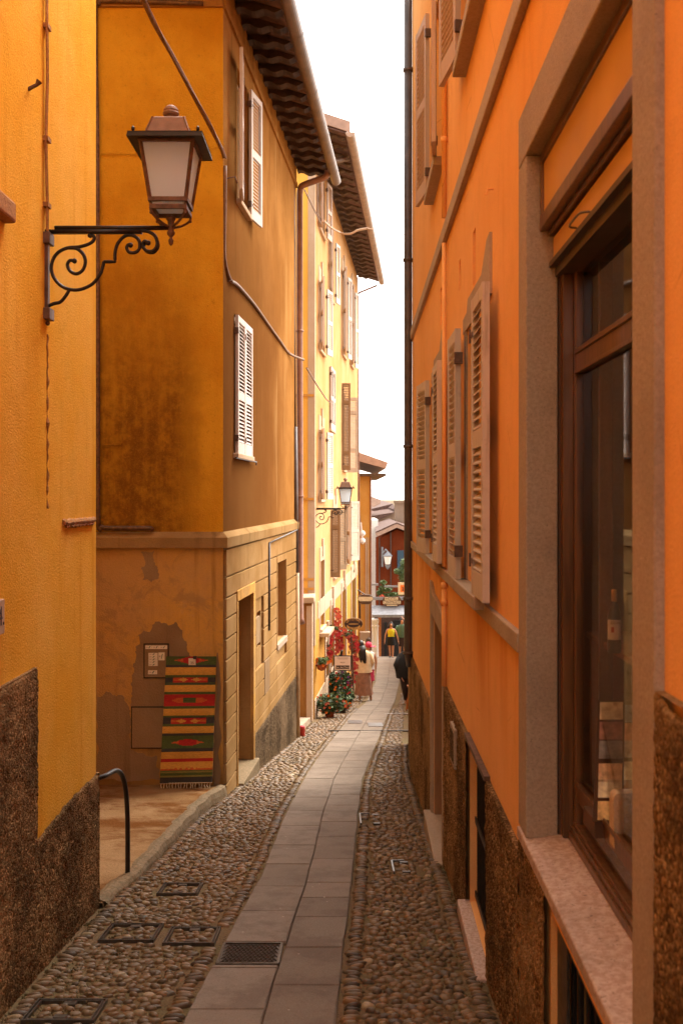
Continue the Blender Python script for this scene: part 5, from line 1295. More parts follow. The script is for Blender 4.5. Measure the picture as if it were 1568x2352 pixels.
# ================================================================== PLANTS
def foliage(mb, c, rx, ry, rz, n_, size, mi=(0, 1), shell=.4):
    c = Vector(c)
    for _ in range(n_):
        v = Vector((rs.gauss(0, 1), rs.gauss(0, 1), rs.gauss(0, 1))).normalized() * (shell + (1 - shell) * rs.random())
        p = c + Vector((v.x * rx, v.y * ry, v.z * rz))
        a = Vector((rs.gauss(0, 1), rs.gauss(0, 1), rs.gauss(0, .6))).normalized(); b2 = a.cross(Vector((rs.gauss(0, 1), rs.gauss(0, 1), rs.gauss(0, 1)))).normalized()
        s1, s2 = size * rs.uniform(.7, 1.3), size * rs.uniform(.3, .5)
        mb.add([p - a * s1, p - b2 * s2, p + a * s1, p + b2 * s2], [(0, 1, 2, 3)], rs.choice(mi))
def blossoms(mb, c, rx, ry, rz, n_, size, mi=(0,), shell=.85):
    c = Vector(c)
    for _ in range(n_):
        v = Vector((rs.gauss(0, 1), rs.gauss(0, 1), rs.gauss(0, 1))).normalized() * (shell + .25 * rs.random())
        if v.y > .5: v.y = -v.y
        p = c + Vector((v.x * rx, v.y * ry, v.z * rz)); m_ = rs.choice(mi)
        for k in range(5):
            a = 2 * math.pi * k / 5; q_ = p + Vector((math.cos(a) * size * .6, rs.uniform(-.01, .01), math.sin(a) * size * .6))
            d1 = Vector((math.cos(a), -.3, math.sin(a))) * size * .6; d2 = Vector((-math.sin(a), 0, math.cos(a))) * size * .45
            mb.add([q_ - d1, q_ - d2, q_ + d1, q_ + d2], [(0, 1, 2, 3)], m_)
def potplant(px, base_py, Y, potr, poth, f, leaf_n, bl_n, petals, label, name='potted_plant', zbase=None, potmat='terracotta'):
    x = (px - 784) / F * Y; z = gz(Y) if zbase is None else zbase
    t = thing(name, (x, Y, z), label, 'potted plant', 'flower pots in front of the tall yellow house')
    q = MB(); q.lathe([(potr * .68, 0), (potr * .95, poth * .82), (potr * 1.1, poth * .84), (potr * 1.1, poth), (potr * .9, poth), (potr * .85, poth * .85)], (x, Y, z), 16); q.build('pot', potmat, t, smooth=False)
    q = MB(); foliage(q, (x, Y, z + poth + f[2] * .6), f[0], f[1], f[2], int(leaf_n * 1.3), .05); q.build('foliage', ['leaf', 'leaf_dark'], t)
    q = MB(); blossoms(q, (x, Y, z + poth + f[2] * .6), f[0], f[1], f[2], bl_n, .030, tuple(range(len(petals)))); q.build('blossoms', petals, t)
    return t
potplant(757, 1650, 21.35, .12, .17, (.34, .30, .22), 900, 26, ['petal_orange', 'petal_coral'], 'wide bushy plant with orange blossoms in the front terracotta pot')
potplant(786, 1625, 22.6, .11, .15, (.22, .24, .20), 500, 14, ['petal_orange', 'petal_coral'], 'small dark-potted orange-flowered plant just behind the front pot', potmat='cast')
potplant(793, 1600, 23.8, .12, .18, (.22, .22, .24), 500, 12, ['petal_red'], 'dark green pot plant with few red blossoms beside the skirted woman', potmat='cast')
potplant(786, 1590, 24.9, .12, .45, (.25, .2, .28), 500, 34, ['petal_red', 'petal_violet'], 'tall potted plant with crimson and violet blossoms under the sign', potmat='cast')
potplant(765, 1590, 24.0, .11, .42, (.20, .2, .30), 450, 20, ['petal_orange', 'petal_coral'], 'upright potted plant with orange blossoms against the yellow wall')
x = TT(21.3, -.12, 0)[0]; hb_ = thing('hanging_basket', (x, 21.3, zy(1535, 21.3)), 'small red wall basket of yellow-green foliage and orange flowers', 'hanging basket')
q = MB(); q.lathe([(.02, 0), (.08, .03), (.125, .12), (.13, .14)], (x, 21.3, zy(1541, 21.3)), 14); q.build('basket', 'terracotta', hb_)
q = MB(); foliage(q, (x + .03, 21.25, zy(1518, 21.3)), .16, .13, .10, 260, .04, (0,)); q.build('foliage', ['leaf'], hb_)
q = MB(); blossoms(q, (x + .03, 21.25, zy(1520, 21.3)), .17, .13, .10, 7, .035); q.build('blossoms', ['petal_orange'], hb_)
cl = thing('climbing_geranium', (TT(24.5, -.2, 0)[0], 24.5, gz(24.5)), 'climbing red flowers forming an arch over the shop entrance', 'climbing plant')
q1, q2 = MB(), MB()
def vine(pts_px, r_px, Y, ln_, bn_, mi):
    for (a, c) in zip(pts_px, pts_px[1:]):
        for k in range(3):
            t_ = (k + .5) / 3; p = P(a[0] + (c[0] - a[0]) * t_, a[1] + (c[1] - a[1]) * t_, Y + rs.uniform(-.15, .15)); r_ = r_px * Y / F
            foliage(q1, p, r_ * 1.1, r_, r_ * 1.1, ln_, .04); 
            if bn_: blossoms(q2, p, r_, r_, r_, bn_, .042, mi)
vine([(754, 1438), (756, 1465), (755, 1495), (754, 1515)], 8, 23.6, 16, 9, (0, 0, 1))
vine([(774, 1400), (776, 1422), (774, 1450), (776, 1490)], 6, 24.6, 10, 6, (1,))
vine([(778, 1452), (780, 1480), (778, 1505)], 8, 24.4, 14, 7, (0, 1))
vine([(760, 1440), (775, 1448), (790, 1455), (805, 1452)], 8, 24.3, 30, 2, (1,))
vine([(803, 1456), (808, 1465), (812, 1480), (808, 1510), (806, 1540)], 10, 25.3, 18, 9, (0, 1, 1))
vine([(812, 1460), (818, 1500), (812, 1560), (800, 1570)], 7, 25.4, 14, 6, (0, 0, 1))
q1.build('foliage', ['leaf', 'leaf_dark'], cl); q2.build('blossoms', ['petal_red', 'petal_coral'], cl)
q = MB()
for L_ in ([(756, 1600), (757, 1440), (775, 1446), (806, 1444), (812, 1600)],): q.tube([P(a, c, 24.6) for a, c in L_], .02, 6)
q.build('frame', 'iron_brown', cl)

# ================================================================== SIGNS
sg = thing('shop_sign', P(783, 1603, 23.0), 'framed white shop sign on a thin stand, reading Fine Art Prints', 'sign')
a, c = P(766, 1506, 23.0), P(807, 1541, 23.0)
q = MB(); q.box(a.x, c.x, 23.0, 23.03, c.z, a.z); sb = q.build('board', 'iron', sg); 
q = MB(); q.box(a.x + .022, c.x - .022, 22.99, 23.0, c.z + .022, a.z - .022); q.build('paper', 'paper_pink', sb)
q = MB(); q.box(a.x + .05, c.x - .05, 22.985, 22.99, c.z + .045, c.z + .125); q.build('dark_band', 'ink', sb)
text('Fine Art Prints', .058, ((a.x + c.x) / 2, 22.983, c.z + .083), FRONT, 'paper_pink', sb, 'lettering')
q = MB()
for r_, (z, w2) in enumerate(((.30, .13), (.275, .11), (.20, .06), (.185, .05))): q.box((a.x + c.x) / 2 - w2, (a.x + c.x) / 2 + w2, 22.986, 22.99, c.z + z - .005, c.z + z + .005)
q.build('faded_lines', 'ink_soft', sb)
q = MB(); xm = P(783, 0, 23.02).x; q.tube([(xm, 23.02, gz(23) + .0), (xm, 23.02, c.z)], .012, 8); q.tube([(xm, 23.02, a.z), (xm + .02, 23.02, a.z + .12)], .03, 8)
for s_x in (-.18, .18): q.tube([(xm, 23.02, gz(23) + .12), (xm + s_x, 23.0, gz(23) + .01)], .01, 6)
q.build('stand', 'iron', sg, smooth=True)
Yo = 24.6
ov = thing('oval_sign', P(812, 1433, Yo), 'black oval hanging sign with gold rim lettering reading ORIGINAL', 'sign')
cx2, cz2 = P(811.5, 1433.5, Yo).x, P(811.5, 1433.5, Yo).z; rx_, rz_ = 22 / F * Yo, 14 / F * Yo
q = MB(); q.prism([(cx2 + rx_ * math.cos(R(a)), Yo, cz2 + rz_ * math.sin(R(a))) for a in range(0, 360, 10)], (0, .04, 0)); ob = q.build('board', 'ink', ov)
q = MB(); q.prism([(cx2 + rx_ * .55 * math.cos(R(a)), Yo - .006, cz2 + rz_ * .07 * math.sin(R(a))) for a in range(0, 360, 20)], (0, .006, 0)); q.tube([(cx2 + rx_ * .97 * math.cos(R(a)), Yo - .004, cz2 + rz_ * .96 * math.sin(R(a))) for a in range(0, 361, 10)], .006, 5); q.build('gold_rim', 'gold', ob)
def arctext(word, a0, a1, k_, up, mat_, parent, size):
    for i, ch in enumerate(word):
        a = a0 + (a1 - a0) * i / (len(word) - 1); x = cx2 + rx_ * k_ * math.cos(R(a)); z = cz2 + rz_ * k_ * math.sin(R(a))
        tang = math.atan2(rz_ * math.cos(R(a)), -rx_ * math.sin(R(a))) + (math.pi if up else 0)
        yield ch, x, z, tang
letters = MB()
for ch, x, z, tg in arctext('ORIGINAL', 150, 30, .76, True, 'gold', ov, .075):
    o = text(ch, .072, (x, Yo - .006, z), (R(90), tg, 0), 'gold', ob, 'letter')
q = MB()
for i in range(11):
    a = 212 + 11.5 * i; x = cx2 + rx_ * .76 * math.cos(R(a)); z = cz2 + rz_ * .76 * math.sin(R(a)); q.box(x - .012, x + .012, Yo - .005, Yo, z - .028, z + .028)
q.build('worn_marks', 'gold', ob)
q = MB(); q.tube([P(826, 1422, Yo), P(826, 1392, Yo)], .012, 6); q.build('hanger', 'iron', ov)
Yb = 30.5; bs = thing('barrel_sign', P(838, 1378, Yb), 'wide carved wooden hanging sign, pale band between dark rims, above the oval sign', 'sign')
cx3, cz3 = P(839, 1378, Yb).x, P(839, 1378, Yb).z; k_ = Yb / F
q = MB(); q.prism([(cx3 + x * k_, Yb, cz3 + z * k_) for x, z in ((-19, 3), (-15, 9), (-8, 12), (8, 12), (15, 9), (19, 3), (14, -6), (8, -10), (-8, -10), (-14, -6))], (0, .12, 0)); o = q.build('board', 'beam2', bs, bevel=.01)
q = MB(); q.prism([(cx3 + x * k_, Yb - .012, cz3 + z * k_) for x, z in ((-18, 2), (-15, 7), (15, 7), (18, 2), (13, -3), (-13, -3))], (0, .012, 0)); q.build('pale_band', 'cream', o)
q = MB(); q.tube([P(826, 1392, Yb), P(822, 1375, Yb + .2)], .014, 6); q.tube([P(838, 1366, Yb + .06), P(821, 1355, Yb + .1)], .016, 6); q.build('hanger', 'iron', bs)

# ================================================================== FAR YELLOW HOUSE
fy = thing('far_yellow_house', P(836, 1560, 36), 'narrow yellow house behind the tall one with grey-brown gabled eaves', 'house')
Yq = 35.6; xl_, xr_ = -2.5, P(850.5, 0, Yq).x
q = MB(); q.box(xl_, xr_, Yq, 46, -6.5, zy(1094, Yq)); q.build('wall', 'tall_low', fy)
q = MB(); q.box(P(839, 0, Yq).x, P(842, 0, Yq).x, Yq - .05, Yq, -5.5, zy(1235, Yq)); q.box(P(844, 0, Yq).x, P(846, 0, Yq).x, Yq - .04, Yq, -5.5, zy(1235, Yq)); q.build('wall_strips', 'trim', fy)
q = MB(); q.prism([P(800, 1030, Yq - .6), P(891, 1062, Yq - .6), P(886, 1076, Yq - .6), P(800, 1052, Yq - .6)], (0, 10, 0)); q.build('roof', 'fascia', fy)
q = MB(); q.box(-1.5, P(886, 0, Yq).x - .02, Yq - .5, 45, zy(1094, Yq), zy(1088, Yq)); q.build('soffit', 'beam2', fy)
q = MB()
for a in (1225, 1242): q.ball(P(832, a, Yq - .2), .11, 10)
q.tube([P(828, 1200, Yq - .1), P(833, 1250, Yq - .1)], .03, 6); q.build('wall_floodlights', 'white_paint', fy)
q = MB(); q.tube([P(822, 1130, Yq - .1), P(826, 1190, Yq - .1), P(829, 1215, Yq - .1)], .025, 6); q.tube([P(851, 1095, Yq - .03), P(852, 1550, Yq - .03)], .03, 6); q.build('pipes', 'brown_pipe', fy)
q = MB(); q.box(P(826, 0, 35.5).x, P(849, 0, 35.5).x, 35.2, 35.55, gz(35), zy(1450, 35.5)); q.build('shop_front', 'trim', fy)
# display of goods outside the far shops
for i, (px_, py_, col__, lb_) in enumerate(((836, 1490, 'cream', 'cream bundle of goods hung on the dark far shop front, left'), (846, 1480, 'beam2', 'dark brown bundle of goods hung on the far shop front, right'))):
    q = MB(); q.ball(P(px_, py_, 34.9), .12, 8, sz=2.2); tag(q.build('hanging_goods', col__), lb_, 'goods')

# ================================================================== FAR SQUARE
wb = thing('white_house', P(860, 1500, 60), 'bright white house at the end of the lane, left of the red house', 'house')
q = MB(); q.box(P(820, 0, 60).x, P(868, 0, 60).x, 60, 66, -9, zy(1194, 60)); q.box(P(820, 0, 60).x, P(858, 0, 60).x, 66.01, 70, -9, zy(1150, 66)); q.build('wall', 'white_wall', wb)
q = MB(); q.prism([P(830, 1132, 64), P(875, 1148, 64), P(873, 1157, 64), P(858, 1165, 64), P(830, 1150, 64)], (0, 5, 0)); q.build('roof', 'fascia', wb)
rh = thing('red_house', P(900, 1400, 52), 'dark red house with pink tiled gable roof closing the view', 'house')
Yr = 56.0
q = MB(); q.prism([P(868, 1412, Yr), P(868, 1240, Yr), P(911, 1216, Yr), P(980, 1240, Yr), P(980, 1412, Yr)], (0, 8, 0)); q.build('wall', 'red_wall', rh)
q = MB(); q.prism([P(862, 1225, Yr - .5), P(911, 1203, Yr - .5), P(990, 1236, Yr - .5), P(990, 1243, Yr - .5), P(911, 1212, Yr - .5), P(865, 1233, Yr - .5)], (0, .3, 0)); q.build('eave_board', 'fascia', rh)
q = MB()
a, c, d_, e = P(862, 1224, Yr - .5), P(911, 1202, Yr - .5), P(911, 1190, Yr + 8), P(878, 1205, Yr + 8)
q.prism([a, c, c + Vector((0, 9, 0)), a + Vector((.3, 9, .25))], (0, 0, .06)); 
a2 = P(990, 1236, Yr - .5); q.prism([c, a2, a2 + Vector((0, 9, .2)), c + Vector((0, 9, 0))], (0, 0, .06)); q.build('roof', 'tile', rh)
q = MB(); q.box(P(896, 0, 56).x, P(898, 0, 56).x, 55.85, 55.95, -7, zy(1222, 56)); q.box(P(870, 0, 56).x, P(872, 0, 56).x, 55.85, 55.95, -7, zy(1235, 56)); q.build('downpipe', 'black_pipe', rh)
q = MB(); q.box(P(912, 0, 56).x, P(927, 0, 56).x, 55.9, 56.0, zy(1316, 56), zy(1264, 56)); q.build('shutter', 'blue_shut', rh)
q = MB(); q.box(P(868, 0, 50).x, P(1000, 0, 50).x, 55.0, 55.9, -8, zy(1412, 55.0)); q.build('base_wall', 'beam', rh)
q = MB(); q.box(P(884, 0, 54).x, P(890, 0, 54).x, 54.9, 54.99, -8, zy(1430, 54.9)); q.box(P(905, 0, 54).x, P(990, 0, 54).x, 54.85, 54.99, -8, zy(1425, 54.9)); q.build('doorway', 'black', rh)
bh = thing('pink_roof_house', P(880, 1300, 66), 'tan house with faded pink roof and square chimney tower behind the red house', 'house')
q = MB(); q.prism([P(849, 1260, 68), P(849, 1205, 68), P(905, 1178, 68), P(930, 1185, 68), P(930, 1260, 68)], (0, 6, 0)); q.build('wall', 'tan', bh)
q = MB(); q.prism([P(846, 1206, 67.5), P(908, 1176, 67.5), P(908, 1171, 67.5), P(872, 1160, 74), P(846, 1186, 67.5)], (0, 3, .4)); rf_ = q.build('roof', 'tile', bh)
q = MB(); q.box(P(908, 0, 64).x, P(932, 0, 64).x, 64, 65.5, zy(1240, 64), zy(1156, 64)); q.box(P(906.5, 0, 64).x, P(934, 0, 64).x, 63.9, 65.6, zy(1156, 64), zy(1150, 64)); q.build('chimney', 'tan', rf_)
q = MB()
for k in range(6): q.box(P(858 + 4.5 * k, 0, 74).x, P(860 + 4.5 * k, 0, 74).x, 74, 74.1, zy(1175, 74), zy(1158, 74))
q.box(P(856, 0, 74).x, P(886, 0, 74).x, 74, 74.1, zy(1158, 74), zy(1155, 74)); q.build('terrace_railing', 'petal_coral', bh)
# hotel balcony with plants, sign and awning
hc = thing('hotel_canopy', P(893, 1412, 48), 'pale blue-grey hotel canopy and red fascia across the end of the lane', 'canopy')
Yh = 48.0
X0h, X1h = P(853, 0, Yh).x, P(985, 0, Yh).x
q = MB(); q.prism([(X0h, Yh - .9, zy(1410, Yh)), (X1h, Yh - .9, zy(1410, Yh)), (X1h, Yh, zy(1392, Yh)), (X0h, Yh, zy(1392, Yh))], (0, 0, .03)); q.box(X0h, X1h, Yh - .92, Yh - .9, zy(1413, Yh), zy(1407, Yh)); q.build('awning', 'blue_grey', hc)
q = MB(); q.box(P(873, 0, Yh).x, X1h, Yh, Yh + .1, zy(1395, Yh), zy(1378, Yh)); q.build('fascia', 'red_wall', hc)
q = MB(); q.box(X0h, X1h, Yh - .1, Yh, zy(1378, Yh), zy(1371, Yh)); q.box(P(882, 0, Yh).x, P(915, 0, Yh).x, Yh - .05, Yh, zy(1349, Yh), zy(1345, Yh)); q.box(X0h, P(868, 0, Yh).x, Yh - .1, Yh, zy(1345, Yh), zy(1340, Yh)); q.build('balcony_rails', 'blue_grey', hc)
q = MB(); q.box(P(868, 0, Yh).x, X1h, Yh - .1, Yh + 2.5, zy(1418, Yh), zy(1412, Yh)); q.build('canopy_beam', 'beam2', hc)
q = MB()
for px_ in (856.5, 864): q.lathe([(.13, 0), (.11, .1), (.10, 1.75), (.13, 1.85), (.09, 1.9), (.13, 2.1), (.11, 2.2)], (P(px_, 0, 49).x, 49, zy(1508, 49) - .35), 12)
q.build('columns', 'white_paint', hc, smooth=False)
q = MB(); q.box(P(868, 0, 49.5).x, P(875, 0, 49.5).x, 49.5, 49.6, -8, zy(1414, 49.5)); q.build('door_frame', 'orange_wood', hc)
hs = thing('hotel_sign', P(899, 1383, 47.7), 'cream and brown sign reading HOTEL CENTRALE on the far canopy', 'sign')
q = MB(); k_ = 47.75 / F; c0 = P(899.5, 1381, 47.75)
q.prism([c0 + Vector((x * k_, 0, z * k_)) for x, z in ((-21, 4), (-17, 10), (17, 10), (22, 4), (21, -6), (14, -12), (-14, -12), (-21, -6))], (0, .06, 0)); o = q.build('board', 'beam2', hs)
q = MB(); q.box(c0.x - 16 * k_, c0.x + 14 * k_, 47.73, 47.75, c0.z + 1.5 * k_, c0.z + 9 * k_); q.box(c0.x - 20 * k_, c0.x + 20 * k_, 47.73, 47.75, c0.z - 6.5 * k_, c0.z + .5 * k_); q.box(c0.x - 12 * k_, c0.x + 12 * k_, 47.73, 47.75, c0.z - 10.5 * k_, c0.z - 8.3 * k_); q.build('cream_panels', 'cream', o)
text('HOTEL', .19, (c0.x - k_, 47.72, c0.z + 5.2 * k_), FRONT, 'ink', o, 'lettering', sx=.95); text('CENTRALE', .175, (c0.x, 47.72, c0.z - 3.0 * k_), FRONT, 'ink', o, 'lettering', sx=.93)
ss = thing('square_sign', P(921, 1350, 47.5), 'cream square hanging sign with orange panel and small dark figure', 'sign')
a, c = P(914, 1338, 47.5), P(935, 1366, 47.5)
q = MB(); q.box(a.x, c.x, 47.5, 47.55, c.z, a.z); o = q.build('board', 'cream', ss)
q = MB(); q.box(a.x + .1, c.x - .06, 47.49, 47.5, c.z + .13, a.z - .12); q.build('orange_panel', 'petal_orange', o)
q = MB(); fx = (a.x + c.x) / 2; q.tube([(fx, 47.48, c.z + .18), (fx + .02, 47.48, c.z + .3), (fx - .01, 47.48, c.z + .38)], [.035, .022, .03], 6); q.build('figure', 'ink', o)
pt_ = thing('balcony_plants', P(890, 1372, 48.5), 'green leafy plants crowding the balcony above the hotel sign', 'plants')
q = MB()
for (a, c, rx2, rz2, n_) in ((885, 1352, 16, 8, 700), (880, 1338, 8, 6, 300), (905, 1365, 18, 5, 500), (872, 1362, 8, 8, 300), (890, 1368, 22, 6, 500)): foliage(q, P(a, c, 48.3), rx2 * 48 / F, .3, rz2 * 48 / F, n_, .06)
q.build('foliage', ['leaf', 'leaf'], pt_)
q = MB()
for (a, c) in ((875, 1368), (881, 1371), (908, 1374), (915, 1374)): blossoms(q, P(a, c, 48.1), .12, .1, .06, 5, .05)
q.build('blossoms', ['petal_coral'], pt_)
tr3 = thing('olive_tree', P(926, 1372, 51), 'small grey-green tree beside the blue shutter of the red house', 'tree')
q = MB(); foliage(q, P(928, 1318, 51), .36, .4, .5, 900, .06); foliage(q, P(912, 1312, 51), .2, .3, .14, 250, .06); foliage(q, P(928, 1295, 51), .22, .3, .3, 300, .06); q.build('crown', ['leaf', 'leaf'], tr3)
q = MB(); q.tube([P(926, 1372, 51), P(927, 1345, 51), P(925, 1320, 51)], [.05, .04, .02], 8); q.tube([P(927, 1345, 51), P(914, 1315, 51)], [.03, .012], 6); q.build('trunk', 'beam2', tr3)
wl_ = thing('wall_lantern', P(885, 1285, 55.5), 'ornate pale grey wall lantern on the red house', 'wall lantern')
q = MB(); q.box(P(876, 0, 55.5).x, P(880, 0, 55.5).x, 55.5, 55.9, zy(1302, 55.5), zy(1257, 55.5)); q.tube([P(879, 1272, 55.4), P(886, 1262, 55.2), P(890, 1268, 55.2)], .05, 6); q.build('bracket', 'blue_grey', wl_)
q = MB(); c0 = P(890, 1285, 55.2); q.lathe([(.13, -.27), (.21, .15), (.21, .17)], c0, 6); q.build('lantern_glass', 'white_paint', wl_)
q = MB(); q.lathe([(.24, .17), (.26, .2), (.12, .36), (.03, .46)], c0, 6); q.build('lantern_cap', 'blue_grey', wl_); q = MB(); q.lathe([(.02, -.55), (.1, -.45), (.16, -.31)], c0, 6); q.build('lantern_drop', 'blue_grey', wl_)
# right-hand continuation of the lane, hidden behind the orange corner
rr_h = thing('dark_right_house', (3.6, 30, gz(30)), 'shaded house past the orange one on the right, mostly hidden behind its corner pipe', 'house')
q = MB(); q.prism([(1.9, 17.5, -5), (3.05, 45, -8), (9, 45, -8), (9, 17.5, -5)], (0, 0, 5.2)); q.build('wall', 'bare', rr_h)

# ================================================================== PEOPLE
def skin_mesh(name, chains, mat_, parent, sub=1):
    """chains: list of [(point, radius), ...]; first point of later chains may reuse an earlier point (matched by value)"""
    vs_, rs_, es_ = [], [], []
    def idx(p, r_):
        for i, v in enumerate(vs_):
            if (Vector(v) - Vector(p)).length < 1e-5: return i
        vs_.append(tuple(p)); rs_.append(r_); return len(vs_) - 1
    for ch in chains:
        prev_ = None
        for p, r_ in ch:
            i = idx(p, r_)
            if prev_ is not None: es_.append((prev_, i))
            prev_ = i
    me = bpy.data.meshes.new(name); me.from_pydata(vs_, es_, [])
    o = bpy.data.objects.new(name, me); col.objects.link(o)
    md = o.modifiers.new('skin', 'SKIN'); md.use_smooth_shade = True
    for i, r_ in enumerate(rs_):
        sv = me.skin_vertices[0].data[i]; sv.radius = r_ if isinstance(r_, tuple) else (r_, r_)
        sv.use_root = (i == 0)
    sb_ = o.modifiers.new('sub', 'SUBSURF'); sb_.levels = sub; sb_.render_levels = sub
    dg = bpy.context.evaluated_depsgraph_get(); dg.update()
    m2 = bpy.data.meshes.new_from_object(o.evaluated_get(dg)); m2.materials.clear(); m2.materials.append(M[mat_]); m2.name = name
    bpy.data.objects.remove(o); o = bpy.data.objects.new(name, m2); col.objects.link(o); attach(o, parent)
    for p in m2.polygons: p.use_smooth = True
    return o
def loft(rings, n_=16, folds=0.0, nf=7):
    """rings: (cx, cy, z, rx, ry)"""
    q = MB(); vs_ = []
    for j, (cx, cy, z, rx, ry) in enumerate(rings):
        for k in range(n_):
            a = 2 * math.pi * k / n_; f = 1 + folds * (j / len(rings)) * math.sin(nf * a)
            vs_.append((cx + rx * f * math.cos(a), cy + ry * f * math.sin(a), z))
    q.add(vs_, [(i * n_ + k, i * n_ + (k + 1) % n_, (i + 1) * n_ + (k + 1) % n_, (i + 1) * n_ + k) for i in range(len(rings) - 1) for k in range(n_)]); return q
def fingers(w, d, s=1.0):
    """five short chains from the wrist point w pointing along d"""
    w = Vector(w); d = Vector(d).normalized(); side = Vector((0, 1, 0)); out_ = []
    palm = w + d * .07 * s
    for k, (o_, L_) in enumerate(((-.03, .07), (-.01, .08), (.01, .078), (.028, .062))):
        p1 = palm + side * o_ * s + d * .02; out_.append([(tuple(palm), (.022, .03)), (tuple(p1), .009), (tuple(p1 + d * L_ * .5), .008), (tuple(p1 + d * L_ + Vector((.01, 0, 0))), .007)])
    out_.append([(tuple(w + d * .02), .02), (tuple(w + d * .05 + side * -.045), .010), (tuple(w + d * .085 + side * -.055), .008)])
    return [[(tuple(w), .024), (tuple(w + d * .02), .02), (tuple(palm), (.022, .03))]] + out_
def body(x, y, z, H, face, stance, mat_, parent, arms, headturn=0):
    """continuous figure; face=+1 looks towards -Y (camera)"""
    s = H / 1.65
    def q_(a, b2, c): return (x + a * s, y + b2 * s, z + c * s)
    (lf, rf_) = stance
    ch = [[(q_(0, 0, .92), (.13 * s, .10 * s)), (q_(0, 0, 1.08), (.105 * s, .08 * s)), (q_(0, 0, 1.28), (.135 * s, .085 * s)), (q_(0, .0, 1.38), (.07 * s, .06 * s)), (q_(0, -.01 * face, 1.44), .045 * s), (q_(0, -.02 * face, 1.52), (.062 * s, .075 * s)), (q_(0, -.01 * face, 1.58), (.066 * s, .08 * s)), (q_(0, 0, 1.63), .045 * s)]]
    for sx, (fx, fy) in ((-1, lf), (1, rf_)):
        ch.append([(q_(0, 0, .92), (.13 * s, .10 * s)), (q_(sx * .09, 0, .84), .085 * s), (q_(sx * .09 + (fx - sx * .09) * .45, fy * .4 - .03 * face * 0, .47), .055 * s), (q_(fx, fy, .10), .034 * s), (q_(fx, fy, .04), .036 * s), (q_(fx + .0, fy - .12 * face, .025), (.03 * s, .024 * s))])
    for sx, (ex, ey, ez), (wx, wy, wz) in arms:
        ch.append([(q_(0, 0, 1.28), (.135 * s, .085 * s)), (q_(sx * .17, 0, 1.33), .05 * s), (q_(ex, ey, ez), .036 * s), (q_(wx, wy, wz), .024 * s)])
        dv = Vector((wx - ex, wy - ey, wz - ez)); f_ = fingers(q_(wx, wy, wz), dv, s); ch += f_
    ch.append([(q_(0, -.02 * face, 1.52), (.062 * s, .075 * s)), (q_(0, -.098 * face, 1.515), .012 * s)])
    return skin_mesh('body', ch, mat_, parent), s
def face_bits(x, y, z, s, face, parent):
    q = MB()
    for sx in (-1, 1): q.ball((x + sx * .025 * s, y - .082 * s * face, z + 1.54 * s), .008 * s, 6)
    q.box(x - .02 * s, x + .02 * s, y - .09 * s * face - .002, y - .09 * s * face + .004, z + 1.475 * s, z + 1.482 * s)
    q.build('eyes_and_mouth', 'ink', parent)
# woman in beige jacket, seen from behind
Yw = Yof(1611); xw = P(833, 0, Yw).x; zw = gz(Yw)
pw = thing('person', (xw, Yw, zw), 'woman with long dark hair in a beige jacket and rust skirt, seen from behind', 'person')
_, s = body(xw, Yw, zw, 1.62, -1, ((-.08, .05), (.22, -.02)), 'skin', pw, [(-1, (-.24, .03, 1.06), (-.18, .15, .92)), (1, (.25, .02, 1.06), (.22, .14, .90))])
q = loft([(xw, Yw, zw + z * s, rx * s, ry * s) for z, rx, ry in ((1.40, .07, .07), (1.37, .14, .10), (1.32, .215, .125), (1.2, .225, .14), (1.0, .235, .15), (.86, .25, .165), (.80, .255, .17))], 20, .05, 5); q.build('jacket', 'beige_cloth', pw, smooth=True)
for sx in (-1, 1): q = MB(); q.tube([(xw + sx * .19 * s, Yw, zw + 1.32 * s), (xw + sx * .265 * s, Yw + .02, zw + 1.06 * s), (xw + sx * .22 * s, Yw + .13, zw + .93 * s)], [.065, .06, .05], 10); q.build('sleeve', 'beige_cloth', pw, smooth=True)
q = loft([(xw + a, Yw, zw + z * s, rx * s, ry * s) for a, z, rx, ry in ((0, .95, .16, .13), (.0, .80, .2, .16), (.01, .55, .215, .19), (.02, .30, .235, .22), (.025, .19, .25, .235))], 28, .10, 8); q.build('skirt', 'skirt_cloth', pw, smooth=True)
q = MB(); q.ball((xw - .06, Yw + .0, zw + 1.55 * s), .10 * s, 12, sz=1.25); q.tube([(xw - .05, Yw - .09, zw + 1.52 * s), (xw - .03, Yw - .13, zw + 1.38 * s), (xw + .02, Yw - .15, zw + 1.22 * s), (xw + .06, Yw - .15, zw + 1.06 * s)], [.10, .10, .07, .025], 10, flat=(1.1, .6)); q.tube([(xw - .09, Yw - .09, zw + 1.45 * s), (xw - .06, Yw - .14, zw + 1.2 * s), (xw - .05, Yw - .15, zw + 1.08 * s)], [.06, .04, .012], 8); q.build('hair', 'hair', pw, smooth=True)
# child with pink cap
Yc = Yw + 1.3; xc_ = P(846, 0, Yc).x; zc_ = gz(Yc)
pc = thing('person', (xc_, Yc, zc_), 'child in a bright pink cap standing just behind the beige-jacket woman', 'person')
_, s = body(xc_, Yc, zc_, 1.52, -1, ((-.08, 0), (.08, 0)), 'skin', pc, [(-1, (-.23, .02, 1.06), (-.22, .08, .86)), (1, (.23, .02, 1.06), (.22, .08, .86))])
q = MB(); q.ball((xc_, Yc, zc_ + 1.585 * s), .105 * s, 14, sz=.95); q.lathe([(.02, 0), (.10, .004), (.10, .012), (.02, .016)], (xc_ + .12 * s, Yc - .02, zc_ + 1.53 * s), 12); q.build('cap', 'pink_cloth', pc, smooth=True)
q = loft([(xc_, Yc, zc_ + z * s, rx * s, ry * s) for z, rx, ry in ((1.42, .06, .06), (1.38, .12, .09), (1.33, .19, .115), (1.1, .17, .12), (.85, .19, .14))], 16); q.build('shirt', 'white_paint', pc, smooth=True)
